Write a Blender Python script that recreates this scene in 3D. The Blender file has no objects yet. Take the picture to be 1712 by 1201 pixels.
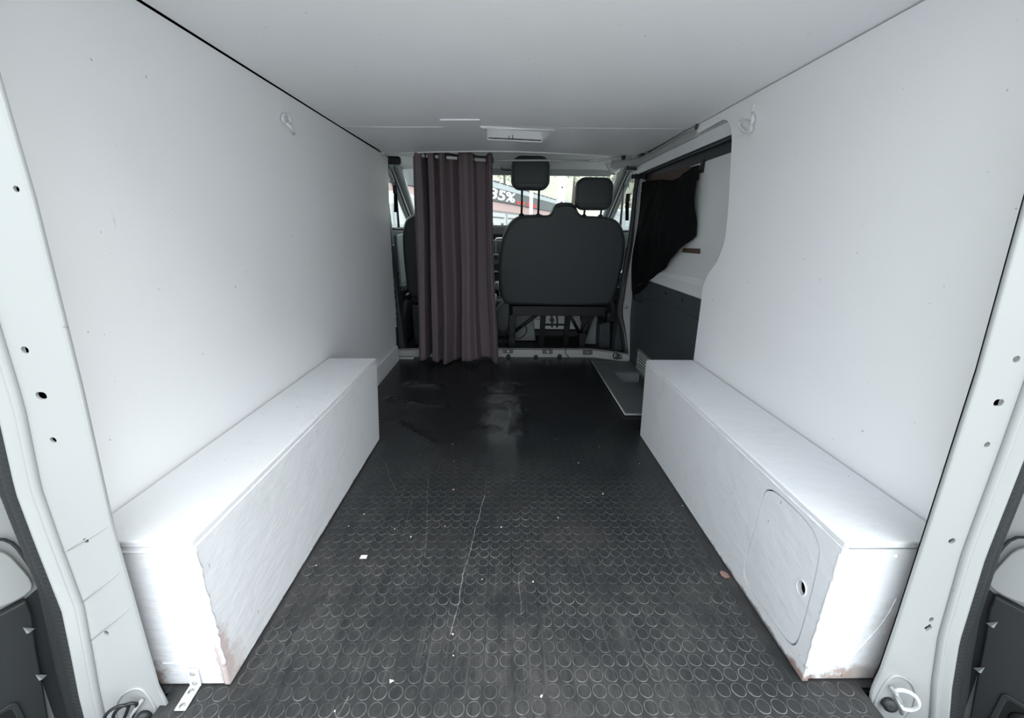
import bpy, bmesh, math, random
from mathutils import Vector, Matrix

# ------------------------------------------------------------------ camera
SC = bpy.context.scene
COL = SC.collection
FPX = 686.0
PITCH, YAW, ROLL = math.radians(17.356), math.radians(1.015), math.radians(0.602)
CAM = Vector((-0.0335, 0.0, 0.9))
_rz = Matrix.Rotation(-YAW, 3, 'Z')
CF = _rz @ Vector((0, math.cos(PITCH), -math.sin(PITCH)))
_u0 = _rz @ Vector((0, math.sin(PITCH), math.cos(PITCH)))
_r0 = _rz @ Vector((1, 0, 0))
CR = _r0 * math.cos(ROLL) + _u0 * math.sin(ROLL)
CU = _u0 * math.cos(ROLL) - _r0 * math.sin(ROLL)
cd = bpy.data.cameras.new('camera')
cd.sensor_width = 36.0
cd.lens = FPX / 1712.0 * 36.0
cd.clip_start = 0.01
cd.clip_end = 500
cam = bpy.data.objects.new('camera', cd)
COL.objects.link(cam)
m = Matrix.Identity(4)
for i in range(3):
    m[i][0], m[i][1], m[i][2], m[i][3] = CR[i], CU[i], -CF[i], CAM[i]
cam.matrix_world = m
SC.camera = cam

# ------------------------------------------------------------------ sky, sun, exposure
SKY_HORIZON, SKY_ZENITH = 1.0, 1.3
W = bpy.data.worlds.new('overcast_sky')
SC.world = W
W.use_nodes = True
nt = W.node_tree
nt.nodes.clear()
_o = nt.nodes.new('ShaderNodeOutputWorld')
_b = nt.nodes.new('ShaderNodeBackground')
_tc = nt.nodes.new('ShaderNodeTexCoord')
_n = nt.nodes.new('ShaderNodeTexNoise')
_n.inputs['Scale'].default_value = 2.2
_n.inputs['Detail'].default_value = 5
_r = nt.nodes.new('ShaderNodeValToRGB')
_r.color_ramp.elements[0].position = 0.3
_r.color_ramp.elements[0].color = (0.83, 0.90, 0.95, 1)
_r.color_ramp.elements[1].position = 0.7
_r.color_ramp.elements[1].color = (0.95, 1.0, 1.02, 1)
nt.links.new(_tc.outputs['Generated'], _n.inputs['Vector'])
nt.links.new(_n.outputs['Fac'], _r.inputs['Fac'])
nt.links.new(_r.outputs['Color'], _b.inputs['Color'])
# standard overcast sky: three times brighter overhead than at the horizon
_sx = nt.nodes.new('ShaderNodeSeparateXYZ')
nt.links.new(_tc.outputs['Generated'], _sx.inputs[0])
_mr = nt.nodes.new('ShaderNodeMapRange')
_mr.inputs['To Min'].default_value = SKY_HORIZON
_mr.inputs['To Max'].default_value = SKY_ZENITH
nt.links.new(_sx.outputs['Z'], _mr.inputs['Value'])
nt.links.new(_mr.outputs['Result'], _b.inputs['Strength'])
nt.links.new(_b.outputs[0], _o.inputs[0])

_sd = bpy.data.lights.new('veiled_sun', 'SUN')
_sd.energy = 1.5
_sd.angle = math.radians(70)
_sd.color = (1.0, 0.99, 0.96)
_so = bpy.data.objects.new('veiled_sun', _sd)
COL.objects.link(_so)
_so.rotation_euler = Vector((-0.45, 0.22, -1.0)).to_track_quat('-Z', 'Y').to_euler()

SC.view_settings.view_transform = 'Standard'
SC.view_settings.look = 'None'
SC.view_settings.gamma = 1.0
SC.view_settings.use_curve_mapping = False
SC.view_settings.exposure = 1.15
SC.cycles.max_bounces = 14
SC.cycles.diffuse_bounces = 8
SC.cycles.transparent_max_bounces = 16

# ------------------------------------------------------------------ helpers
random.seed(7)


def _ray(u, v):
    return CF + CR * ((u - 856) / FPX) + CU * ((600.5 - v) / FPX)


def PX(u, v, x):
    d = _ray(u, v)
    return CAM + d * ((x - CAM.x) / d.x)


def PY(u, v, y):
    d = _ray(u, v)
    return CAM + d * ((y - CAM.y) / d.y)


def PZ(u, v, z):
    d = _ray(u, v)
    return CAM + d * ((z - CAM.z) / d.z)


WLOC = {}


class MB:
    def __init__(self):
        self.v, self.f, self.m, self.s = [], [], [], []

    def add(self, verts, faces, mi=0, smooth=False):
        o = len(self.v)
        self.v += [Vector(p) for p in verts]
        for f in faces:
            self.f.append([i + o for i in f])
            self.m.append(mi)
            self.s.append(smooth)
        return self

    def box(self, c, s, rot=None, mi=0):
        hx, hy, hz = s[0] / 2, s[1] / 2, s[2] / 2
        vs = [Vector((x, y, z)) for x in (-hx, hx) for y in (-hy, hy) for z in (-hz, hz)]
        if rot is not None:
            vs = [rot @ p for p in vs]
        c = Vector(c)
        return self.add([p + c for p in vs],
                        [(0, 1, 3, 2), (4, 6, 7, 5), (0, 4, 5, 1), (2, 3, 7, 6), (0, 2, 6, 4), (1, 5, 7, 3)], mi)

    def span(self, a, b, mi=0):
        a, b = Vector(a), Vector(b)
        return self.box((a + b) / 2, [abs(b[i] - a[i]) for i in range(3)], None, mi)

    def prism(self, ring, off, mi=0, smooth=False):
        """ring: list of 3D points; extruded by the vector off"""
        n = len(ring)
        off = Vector(off)
        vs = [Vector(p) for p in ring] + [Vector(p) + off for p in ring]
        fs = [list(range(n - 1, -1, -1)), list(range(n, 2 * n))]
        fs += [[i, (i + 1) % n, n + (i + 1) % n, n + i] for i in range(n)]
        return self.add(vs, fs, mi, smooth)

    def plate(self, outer, holes, fn, off, mi=0, grid=False):
        """2D outline with holes mapped by fn(a, b) to 3D, thickness vector off"""
        bm = bmesh.new()
        loops = [outer] + list(holes)
        es, idx = [], []
        for lp in loops:
            vs = [bm.verts.new((p[0], p[1], 0)) for p in lp]
            idx.append(vs)
            es += [bm.edges.new((vs[i], vs[(i + 1) % len(vs)])) for i in range(len(vs))]
        bmesh.ops.triangle_fill(bm, use_beauty=True, use_dissolve=False, edges=es, normal=(0, 0, 1))
        bm.verts.index_update()
        bm.verts.ensure_lookup_table()
        flat = [(v.co.x, v.co.y) for v in bm.verts]
        tris = [[v.index for v in f.verts] for f in bm.faces]
        rings = [[v.index for v in lp] for lp in idx]
        bm.free()
        off = Vector(off)
        n = len(flat)
        p = [Vector(fn(a, b)) for a, b in flat]
        vs = p + [q + off for q in p]
        fs = [t for t in tris] + [[i + n for i in reversed(t)] for t in tris]
        for r in rings:
            fs += [[r[i], r[(i + 1) % len(r)], r[(i + 1) % len(r)] + n, r[i] + n] for i in range(len(r))]
        return self.add(vs, fs, mi)

    def tube(self, pts, r, seg=8, closed=False, mi=0, flat=1.0, up=None):
        pts = [Vector(p) for p in pts]
        n = len(pts)
        rs = r if isinstance(r, (list, tuple)) else [r] * n
        vs, prev = [], None
        for i, p in enumerate(pts):
            if closed:
                t = pts[(i + 1) % n] - pts[i - 1]
            else:
                t = pts[min(i + 1, n - 1)] - pts[max(i - 1, 0)]
            t.normalize()
            if prev is None:
                a = Vector(up) if up else (Vector((0, 0, 1)) if abs(t.z) < 0.9 else Vector((1, 0, 0)))
            else:
                a = prev
            a = (a - t * a.dot(t)).normalized()
            prev = a
            b = t.cross(a)
            for k in range(seg):
                an = 2 * math.pi * k / seg
                vs.append(p + (a * math.cos(an) * flat + b * math.sin(an)) * rs[i])
        fs = []
        for i in range(n if closed else n - 1):
            j = (i + 1) % n
            for k in range(seg):
                l = (k + 1) % seg
                fs.append([i * seg + k, i * seg + l, j * seg + l, j * seg + k])
        self.add(vs, fs, mi, True)
        if not closed:
            o = len(self.v) - n * seg
            self.f.append([o + k for k in range(seg - 1, -1, -1)])
            self.f.append([o + (n - 1) * seg + k for k in range(seg)])
            self.m += [mi, mi]
            self.s += [False, False]
        return self

    def lathe(self, prof, c, axis=(0, 0, 1), seg=16, mi=0, smooth=True):
        """prof: list of (radius, height along axis)"""
        ax = Vector(axis).normalized()
        a = Vector((1, 0, 0)) if abs(ax.x) < 0.9 else Vector((0, 1, 0))
        a = (a - ax * a.dot(ax)).normalized()
        b = ax.cross(a)
        c = Vector(c)
        vs, fs = [], []
        for r, hh in prof:
            for k in range(seg):
                an = 2 * math.pi * k / seg
                vs.append(c + ax * hh + (a * math.cos(an) + b * math.sin(an)) * r)
        for i in range(len(prof) - 1):
            for k in range(seg):
                l = (k + 1) % seg
                fs.append([i * seg + k, i * seg + l, (i + 1) * seg + l, (i + 1) * seg + k])
        self.add(vs, fs, mi, smooth)
        o = len(self.v) - len(vs)
        self.f.append([o + k for k in range(seg - 1, -1, -1)])
        self.f.append([o + (len(prof) - 1) * seg + k for k in range(seg)])
        self.m += [mi, mi]
        self.s += [False, False]
        return self

    def grid(self, fn, nu, nv, mi=0, smooth=True, skip=None):
        vs = [Vector(fn(i / nu, j / nv)) for j in range(nv + 1) for i in range(nu + 1)]
        fs = []
        for j in range(nv):
            for i in range(nu):
                a = j * (nu + 1) + i
                if skip and skip((vs[a] + vs[a + nu + 2]) / 2):
                    continue
                fs.append([a, a + 1, a + nu + 2, a + nu + 1])
        return self.add(vs, fs, mi, smooth)

    def map(self, fn):
        self.v = [Vector(fn(p)) for p in self.v]
        return self

    def build(self, name, mat, parent=None, bevel=0.0, seg=2, ang=50, smooth=None, solid=0.0, sub=0, origin=None):
        if parent is not None:
            base = WLOC[parent.name]
        elif origin is not None:
            base = Vector(origin)
        else:
            lo = [min(p[i] for p in self.v) for i in range(3)]
            hi = [max(p[i] for p in self.v) for i in range(3)]
            base = Vector(((lo[0] + hi[0]) / 2, (lo[1] + hi[1]) / 2, lo[2]))
        me = bpy.data.meshes.new(name)
        me.from_pydata([p - base for p in self.v], [], self.f)
        mats = mat if isinstance(mat, (list, tuple)) else [mat]
        for q in mats:
            me.materials.append(q)
        me.polygons.foreach_set('material_index', self.m)
        sm = self.s if smooth is None else [smooth] * len(self.f)
        me.polygons.foreach_set('use_smooth', sm)
        bm = bmesh.new()
        bm.from_mesh(me)
        bmesh.ops.recalc_face_normals(bm, faces=bm.faces)
        if bevel > 0:
            ed = [e for e in bm.edges if len(e.link_faces) == 2 and e.calc_face_angle(0) > math.radians(ang)]
            if ed:
                r = bmesh.ops.bevel(bm, geom=ed, offset=bevel, segments=seg, profile=0.5, affect='EDGES', clamp_overlap=True)
                if seg > 1:
                    for f in r['faces']:
                        f.smooth = True
        bm.to_mesh(me)
        bm.free()
        o = bpy.data.objects.new(name, me)
        COL.objects.link(o)
        if parent is not None:
            o.parent = parent
            WLOC[o.name] = base
        else:
            o.location = base
            WLOC[o.name] = base
        if solid:
            md = o.modifiers.new('thickness', 'SOLIDIFY')
            md.thickness = solid
            md.offset = 0
        if sub:
            md = o.modifiers.new('smooth', 'SUBSURF')
            md.levels = md.render_levels = sub
        return o


def tag(o, label, cat, group=None, kind=None):
    o['label'] = label
    o['category'] = cat
    if group:
        o['group'] = group
    if kind:
        o['kind'] = kind
    return o


def thing(name, label, cat, loc, group=None, kind=None):
    o = bpy.data.objects.new(name, None)
    o.empty_display_size = 0.05
    COL.objects.link(o)
    o.location = loc
    WLOC[o.name] = Vector(loc)
    return tag(o, label, cat, group, kind)


def catmull(pts, n=4, closed=True):
    out = []
    k = len(pts)
    rng = range(k) if closed else range(k - 1)
    for i in rng:
        if closed:
            p0, p1, p2, p3 = pts[i - 1], pts[i], pts[(i + 1) % k], pts[(i + 2) % k]
        else:
            p0, p1, p2, p3 = pts[max(i - 1, 0)], pts[i], pts[i + 1], pts[min(i + 2, k - 1)]
        for j in range(n):
            t = j / n
            out.append(tuple(0.5 * (2 * b + (c - a) * t + (2 * a - 5 * b + 4 * c - d) * t * t + (3 * b - a - 3 * c + d) * t ** 3)
                             for a, b, c, d in zip(p0, p1, p2, p3)))
    if not closed:
        out.append(tuple(pts[-1]))
    return out


def rrect(x0, y0, x1, y1, r, n=5):
    out = []
    for cx, cy, a0 in ((x1 - r, y1 - r, 0), (x0 + r, y1 - r, 90), (x0 + r, y0 + r, 180), (x1 - r, y0 + r, 270)):
        for k in range(n + 1):
            a = math.radians(a0 + 90 * k / n)
            out.append((cx + r * math.cos(a), cy + r * math.sin(a)))
    return out


def circ(cx, cy, r, n=16, ry=None):
    return [(cx + r * math.cos(2 * math.pi * k / n), cy + (ry or r) * math.sin(2 * math.pi * k / n)) for k in range(n)]


def rounded_block(name, c, s, mat, parent, bevel, seg=4, rot=None, taper=None):
    mb = MB().box((0, 0, 0), s)
    if taper:
        mb.map(lambda p: taper(p))
    R = rot or Matrix.Identity(3)
    c = Vector(c)
    mb.map(lambda p: R @ p + c)
    return mb.build(name, mat, parent, bevel=bevel, seg=seg, smooth=True)


# ------------------------------------------------------------------ materials
def new_mat(name):
    mt = bpy.data.materials.new(name)
    mt.use_nodes = True
    t = mt.node_tree
    return mt, t, t.nodes['Principled BSDF']


def N(t, kind, **kw):
    n = t.nodes.new(kind)
    for k, v in kw.items():
        if k in n.inputs:
            n.inputs[k].default_value = v
        else:
            setattr(n, k, v)
    return n


def mathn(t, op, a, b=None, clamp=False):
    n = t.nodes.new('ShaderNodeMath')
    n.operation = op
    n.use_clamp = clamp
    for i, q in enumerate((a, b)):
        if q is None:
            continue
        if isinstance(q, (int, float)):
            n.inputs[i].default_value = q
        else:
            t.links.new(q, n.inputs[i])
    return n.outputs[0]


def mixc(t, fac, a, b):
    n = t.nodes.new('ShaderNodeMix')
    n.data_type = 'RGBA'
    for i, q in ((0, fac), (6, a), (7, b)):
        if isinstance(q, (int, float)):
            n.inputs[i].default_value = q
        elif isinstance(q, tuple):
            n.inputs[i].default_value = (*q[:3], 1)
        else:
            t.links.new(q, n.inputs[i])
    return n.outputs[2]


def pos(t, scale=(1, 1, 1)):
    g = t.nodes.new('ShaderNodeNewGeometry')
    if scale == (1, 1, 1):
        return g.outputs['Position']
    v = t.nodes.new('ShaderNodeVectorMath')
    v.operation = 'MULTIPLY'
    t.links.new(g.outputs['Position'], v.inputs[0])
    v.inputs[1].default_value = scale
    return v.outputs[0]


def noise(t, vec, scale, detail=4, rough=0.55, dist=0.0):
    n = N(t, 'ShaderNodeTexNoise')
    n.inputs['Scale'].default_value = scale
    n.inputs['Detail'].default_value = detail
    n.inputs['Roughness'].default_value = rough
    n.inputs['Distortion'].default_value = dist
    t.links.new(vec, n.inputs['Vector'])
    return n.outputs['Fac']


def ramp(t, fac, lo, hi):
    n = N(t, 'ShaderNodeMapRange')
    n.inputs['From Min'].default_value = lo
    n.inputs['From Max'].default_value = hi
    t.links.new(fac, n.inputs['Value'])
    return n.outputs['Result']


def bump(t, bs, hgt, strength, dist=0.002):
    b = N(t, 'ShaderNodeBump')
    b.inputs['Strength'].default_value = strength
    b.inputs['Distance'].default_value = dist
    t.links.new(hgt, b.inputs['Height'])
    t.links.new(b.outputs[0], bs.inputs['Normal'])


def simple(name, c, rough=0.5, metal=0.0, c2=None, scale=20.0, bumps=0.0, bscale=200.0, spec=0.5, bdist=0.001):
    mt, t, bs = new_mat(name)
    bs.inputs['Roughness'].default_value = rough
    bs.inputs['Metallic'].default_value = metal
    bs.inputs['Specular IOR Level'].default_value = spec
    c2 = c2 or tuple(q * 0.86 for q in c)
    p = pos(t)
    t.links.new(mixc(t, noise(t, p, scale), c2, c), bs.inputs['Base Color'])
    if bumps:
        bump(t, bs, noise(t, p, bscale, 3), bumps, bdist)
    return mt


def paint(name, c, rough=0.42, specks=0.5, brush=(30, 6, 60), bstr=0.25, stains=(), scuff=0.0, chips=0.0, bdist=0.002):
    """brushed white paint: mottling, brush strokes, small specks, rust or dirt stains with a shape of their own"""
    mt, t, bs = new_mat(name)
    bs.inputs['Specular IOR Level'].default_value = 0.35
    p = pos(t)
    col = mixc(t, noise(t, p, 2.3, 5), tuple(q * 0.93 for q in c), tuple(min(1, q * 1.04) for q in c))
    tint = ramp(t, noise(t, p, 1.1, 2), 0.42, 0.62)
    col = mixc(t, mathn(t, 'MULTIPLY', tint, 0.35), col, (c[0] * 0.97, c[1] * 0.97, c[2] * 1.03))
    if scuff:
        sc = ramp(t, noise(t, pos(t, (9, 9, 9)), 1.0, 8, 0.7), 0.56, 0.75)
        col = mixc(t, mathn(t, 'MULTIPLY', sc, scuff), col, (0.36, 0.38, 0.39))
    if specks:
        sp = ramp(t, noise(t, p, 95, 1, 0.3), 0.80, 0.83)
        col = mixc(t, mathn(t, 'MULTIPLY', sp, specks), col, (0.16, 0.15, 0.15))
        sp2 = ramp(t, noise(t, pos(t, (70, 70, 30)), 1.0, 2, 0.4), 0.77, 0.80)
        col = mixc(t, mathn(t, 'MULTIPLY', sp2, specks * 0.5), col, (0.45, 0.45, 0.46))
    nz = noise(t, p, 26, 6, 0.7)
    for (x, y, z, sx, sy, sz, cc, am) in stains:
        v = N(t, 'ShaderNodeVectorMath')
        v.operation = 'SUBTRACT'
        t.links.new(p, v.inputs[0])
        v.inputs[1].default_value = (x, y, z)
        v2 = N(t, 'ShaderNodeVectorMath')
        v2.operation = 'DIVIDE'
        t.links.new(v.outputs[0], v2.inputs[0])
        v2.inputs[1].default_value = (sx, sy, sz)
        v3 = N(t, 'ShaderNodeVectorMath')
        v3.operation = 'LENGTH'
        t.links.new(v2.outputs[0], v3.inputs[0])
        d = mathn(t, 'ADD', v3.outputs['Value'], mathn(t, 'MULTIPLY', mathn(t, 'SUBTRACT', nz, 0.5), 2.6))
        fac = ramp(t, d, 1.0, 0.55)
        col = mixc(t, mathn(t, 'MULTIPLY', fac, am), col, cc)
    t.links.new(col, bs.inputs['Base Color'])
    rg = ramp(t, noise(t, p, 7, 3), 0.2, 0.8)
    t.links.new(mathn(t, 'ADD', mathn(t, 'MULTIPLY', rg, 0.2), rough - 0.1), bs.inputs['Roughness'])
    h1 = noise(t, pos(t, brush), 1.0, 6, 0.62)
    h2 = noise(t, p, 4.0, 3)
    h = mathn(t, 'ADD', h1, mathn(t, 'MULTIPLY', h2, 2.0))
    bump(t, bs, h, bstr, bdist)
    return mt


WHITE = (0.89, 0.90, 0.905)
RUST = (0.34, 0.22, 0.19)
DIRT = (0.20, 0.17, 0.16)
M = {}
M['wall'] = paint('white_wall_paint', WHITE, 0.46, 0.55, (4, 9, 26), 0.22)
M['ceil'] = paint('white_ceiling_paint', (0.91, 0.92, 0.925), 0.5, 0.5, (4, 30, 30), 0.35)
M['box'] = paint('white_box_paint', (0.78, 0.80, 0.82), 0.36, 0.45, (14, 20, 40), 0.8, stains=(
    (-0.594, 0.615, 0.055, 0.022, 0.035, 0.10, (0.52, 0.40, 0.37), 0.75),
    (-0.594, 0.645, 0.04, 0.02, 0.03, 0.05, (0.62, 0.55, 0.53), 0.5),
    (-0.76, 0.613, 0.02, 0.05, 0.03, 0.05, (0.33, 0.24, 0.21), 0.85),
    (-0.78, 0.613, 0.10, 0.022, 0.03, 0.22, (0.48, 0.46, 0.46), 0.7),
    (0.594, 0.62, 0.0, 0.05, 0.05, 0.035, RUST, 0.9),
    (0.72, 0.613, 0.0, 0.12, 0.03, 0.045, (0.40, 0.30, 0.26), 0.9),
    (0.60, 0.80, 0.0, 0.03, 0.26, 0.014, DIRT, 0.9),
    (0.74, 0.613, 0.08, 0.05, 0.03, 0.14, (0.56, 0.55, 0.55), 0.6),
    (0.78, 0.613, 0.352, 0.06, 0.02, 0.012, (0.3, 0.3, 0.3), 0.7),
    (-0.594, 1.2, 0.0, 0.02, 0.7, 0.010, DIRT, 0.8),
), scuff=0.18, bdist=0.003)
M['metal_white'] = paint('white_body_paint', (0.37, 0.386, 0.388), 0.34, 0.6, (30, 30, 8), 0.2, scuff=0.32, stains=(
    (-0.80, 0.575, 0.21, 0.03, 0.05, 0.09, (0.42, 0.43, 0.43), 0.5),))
M['galv'] = paint('galvanised_painted_steel', (0.42, 0.43, 0.425), 0.38, 0.8, (20, 20, 20), 0.3, scuff=0.7, chips=0.5)
M['flaky'] = paint('flaky_primer_steel', (0.55, 0.56, 0.55), 0.6, 1.0, (60, 60, 60), 0.9, scuff=0.95)
M['door_grey'] = simple('grey_door_paint', (0.78, 0.80, 0.80), 0.4, 0, (0.70, 0.72, 0.72), 6, 0.1, 40)
M['dash'] = simple('matt_black_dash', (0.0045, 0.005, 0.0055), 0.95, 0, (0.0035, 0.004, 0.0045), 12, spec=0.1)
M['dark_plastic'] = simple('charcoal_plastic', (0.060, 0.072, 0.078), 0.55, 0, (0.05, 0.061, 0.067), 8, 0.25, 900)
M['grey_plastic'] = simple('grey_plastic', (0.30, 0.33, 0.33), 0.5, 0, (0.25, 0.28, 0.28), 8, 0.15, 700)
M['light_plastic'] = simple('pale_grey_plastic', (0.55, 0.58, 0.57), 0.5, 0, (0.50, 0.53, 0.52), 6, 0.1, 600)
M['headliner'] = simple('pale_grey_headliner', (0.62, 0.64, 0.63), 0.9, 0, (0.56, 0.58, 0.57), 12, 0.3, 500)
M['black'] = simple('black_plastic', (0.012, 0.014, 0.015), 0.45, 0, (0.009, 0.01, 0.011), 12, 0.1, 400)
M['door_trim'] = simple('charcoal_door_trim', (0.020, 0.024, 0.026), 0.6, 0, (0.016, 0.0195, 0.021), 8, 0.25, 900)
M['rubber'] = simple('black_seal_rubber', (0.028, 0.033, 0.037), 0.5, 0, (0.02, 0.024, 0.028), 30, 0.5, 160)
M['seal_scuffed'] = paint('scuffed_seal_rubber', (0.017, 0.020, 0.0225), 0.6, 0.0, (60, 60, 240), 0.8)
M['seat'] = simple('charcoal_seat_vinyl', (0.046, 0.056, 0.060), 0.55, 0, (0.039, 0.048, 0.053), 5, 0.25, 500)
M['seat_trim'] = simple('pale_seat_edge', (0.22, 0.25, 0.25), 0.5, 0, None, 8)
M['frame_black'] = simple('black_seat_steel', (0.014, 0.016, 0.018), 0.5, 0.2)
M['dark_zinc'] = simple('dull_zinc_plate', (0.16, 0.165, 0.165), 0.5, 0.3, (0.11, 0.115, 0.115), 40)
M['steel'] = simple('bright_steel', (0.62, 0.64, 0.64), 0.3, 0.9, (0.5, 0.5, 0.5), 60)
M['chrome'] = simple('chrome', (0.8, 0.82, 0.82), 0.12, 1.0)
M['rod'] = simple('white_rod_enamel', (0.62, 0.63, 0.63), 0.3, 0.1, (0.55, 0.56, 0.56), 30)
M['black_cloth'] = simple('black_cloth', (0.006, 0.0065, 0.007), 0.95, 0, (0.004, 0.0045, 0.005), 20, 0.5, 900, spec=0.15)
M['wood'] = simple('brown_wood', (0.11, 0.065, 0.045), 0.7, 0, (0.06, 0.04, 0.03), 60, 0.5, 120)
M['cab_floor'] = simple('black_cab_mat', (0.02, 0.024, 0.027), 0.8, 0, (0.014, 0.017, 0.019), 14, 0.5, 250)
M['paper'] = simple('white_paper', (0.86, 0.87, 0.87), 0.7, 0, (0.82, 0.83, 0.83), 20)
M['leaf_pink'] = simple('dry_pink_leaf', (0.38, 0.24, 0.21), 0.8, 0, (0.26, 0.16, 0.14), 60)
M['step'] = simple('grey_step_plastic', (0.15, 0.16, 0.165), 0.5, 0, (0.115, 0.123, 0.128), 9, 0.25, 300)
M['step_blue'] = simple('pale_step_wall', (0.26, 0.29, 0.31), 0.5, 0, (0.22, 0.25, 0.27), 9)
M['bead'] = simple('white_filler_bead', (0.88, 0.89, 0.89), 0.45)
M['void'] = simple('black_cavity', (0.006, 0.006, 0.0065), 0.9, spec=0.1)  # near-black, puts the shade of holes and gaps into colour; also the bare wires


def glass(name, tint=(0.93, 0.97, 0.96)):
    mt = bpy.data.materials.new(name)
    mt.use_nodes = True
    t = mt.node_tree
    t.nodes.clear()
    o = t.nodes.new('ShaderNodeOutputMaterial')
    tr = N(t, 'ShaderNodeBsdfTransparent')
    tr.inputs['Color'].default_value = (*tint, 1)
    gl = N(t, 'ShaderNodeBsdfGlossy')
    gl.inputs['Roughness'].default_value = 0.02
    lw = N(t, 'ShaderNodeLayerWeight')
    fac = mathn(t, 'ADD', mathn(t, 'MULTIPLY', mathn(t, 'POWER', lw.outputs['Facing'], 4.0), 0.6), 0.03)
    mx = N(t, 'ShaderNodeMixShader')
    t.links.new(fac, mx.inputs[0])
    t.links.new(tr.outputs[0], mx.inputs[1])
    t.links.new(gl.outputs[0], mx.inputs[2])
    t.links.new(mx.outputs[0], o.inputs[0])
    return mt


M['glass'] = glass('clear_window_glass')


def curtain_mat():
    mt, t, bs = new_mat('aubergine_curtain_cloth')
    bs.inputs['Roughness'].default_value = 0.75
    bs.inputs['Specular IOR Level'].default_value = 0.3
    bs.inputs['Sheen Weight'].default_value = 0.12
    bs.inputs['Sheen Roughness'].default_value = 0.4
    bs.inputs['Sheen Tint'].default_value = (0.8, 0.68, 0.75, 1)
    p = pos(t)
    t.links.new(mixc(t, noise(t, pos(t, (26, 6, 0.7)), 1.0, 2), (0.122, 0.094, 0.114), (0.168, 0.135, 0.134)), bs.inputs['Base Color'])
    bump(t, bs, noise(t, pos(t, (700, 700, 700)), 1.0, 1), 0.25, 0.0006)
    return mt


M['curtain'] = curtain_mat()

SCRATCHES = ((810, 828, 776, 960, 0.75), (776, 960, 752, 1062, 0.75), (700, 982, 660, 986, 0.25), (1062, 1075, 1090, 1130, 0.35), (716, 800, 712, 930, 0.30),
             (556, 965, 548, 1005, 0.25), (745, 985, 800, 950, 0.22), (1090, 862, 1120, 935, 0.30), (640, 770, 662, 820, 0.25), (868, 960, 871, 1030, 0.35), (585, 1165, 562, 1201, 0.40),
             (690, 830, 672, 905, 0.18), (960, 905, 985, 1000, 0.18))


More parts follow.
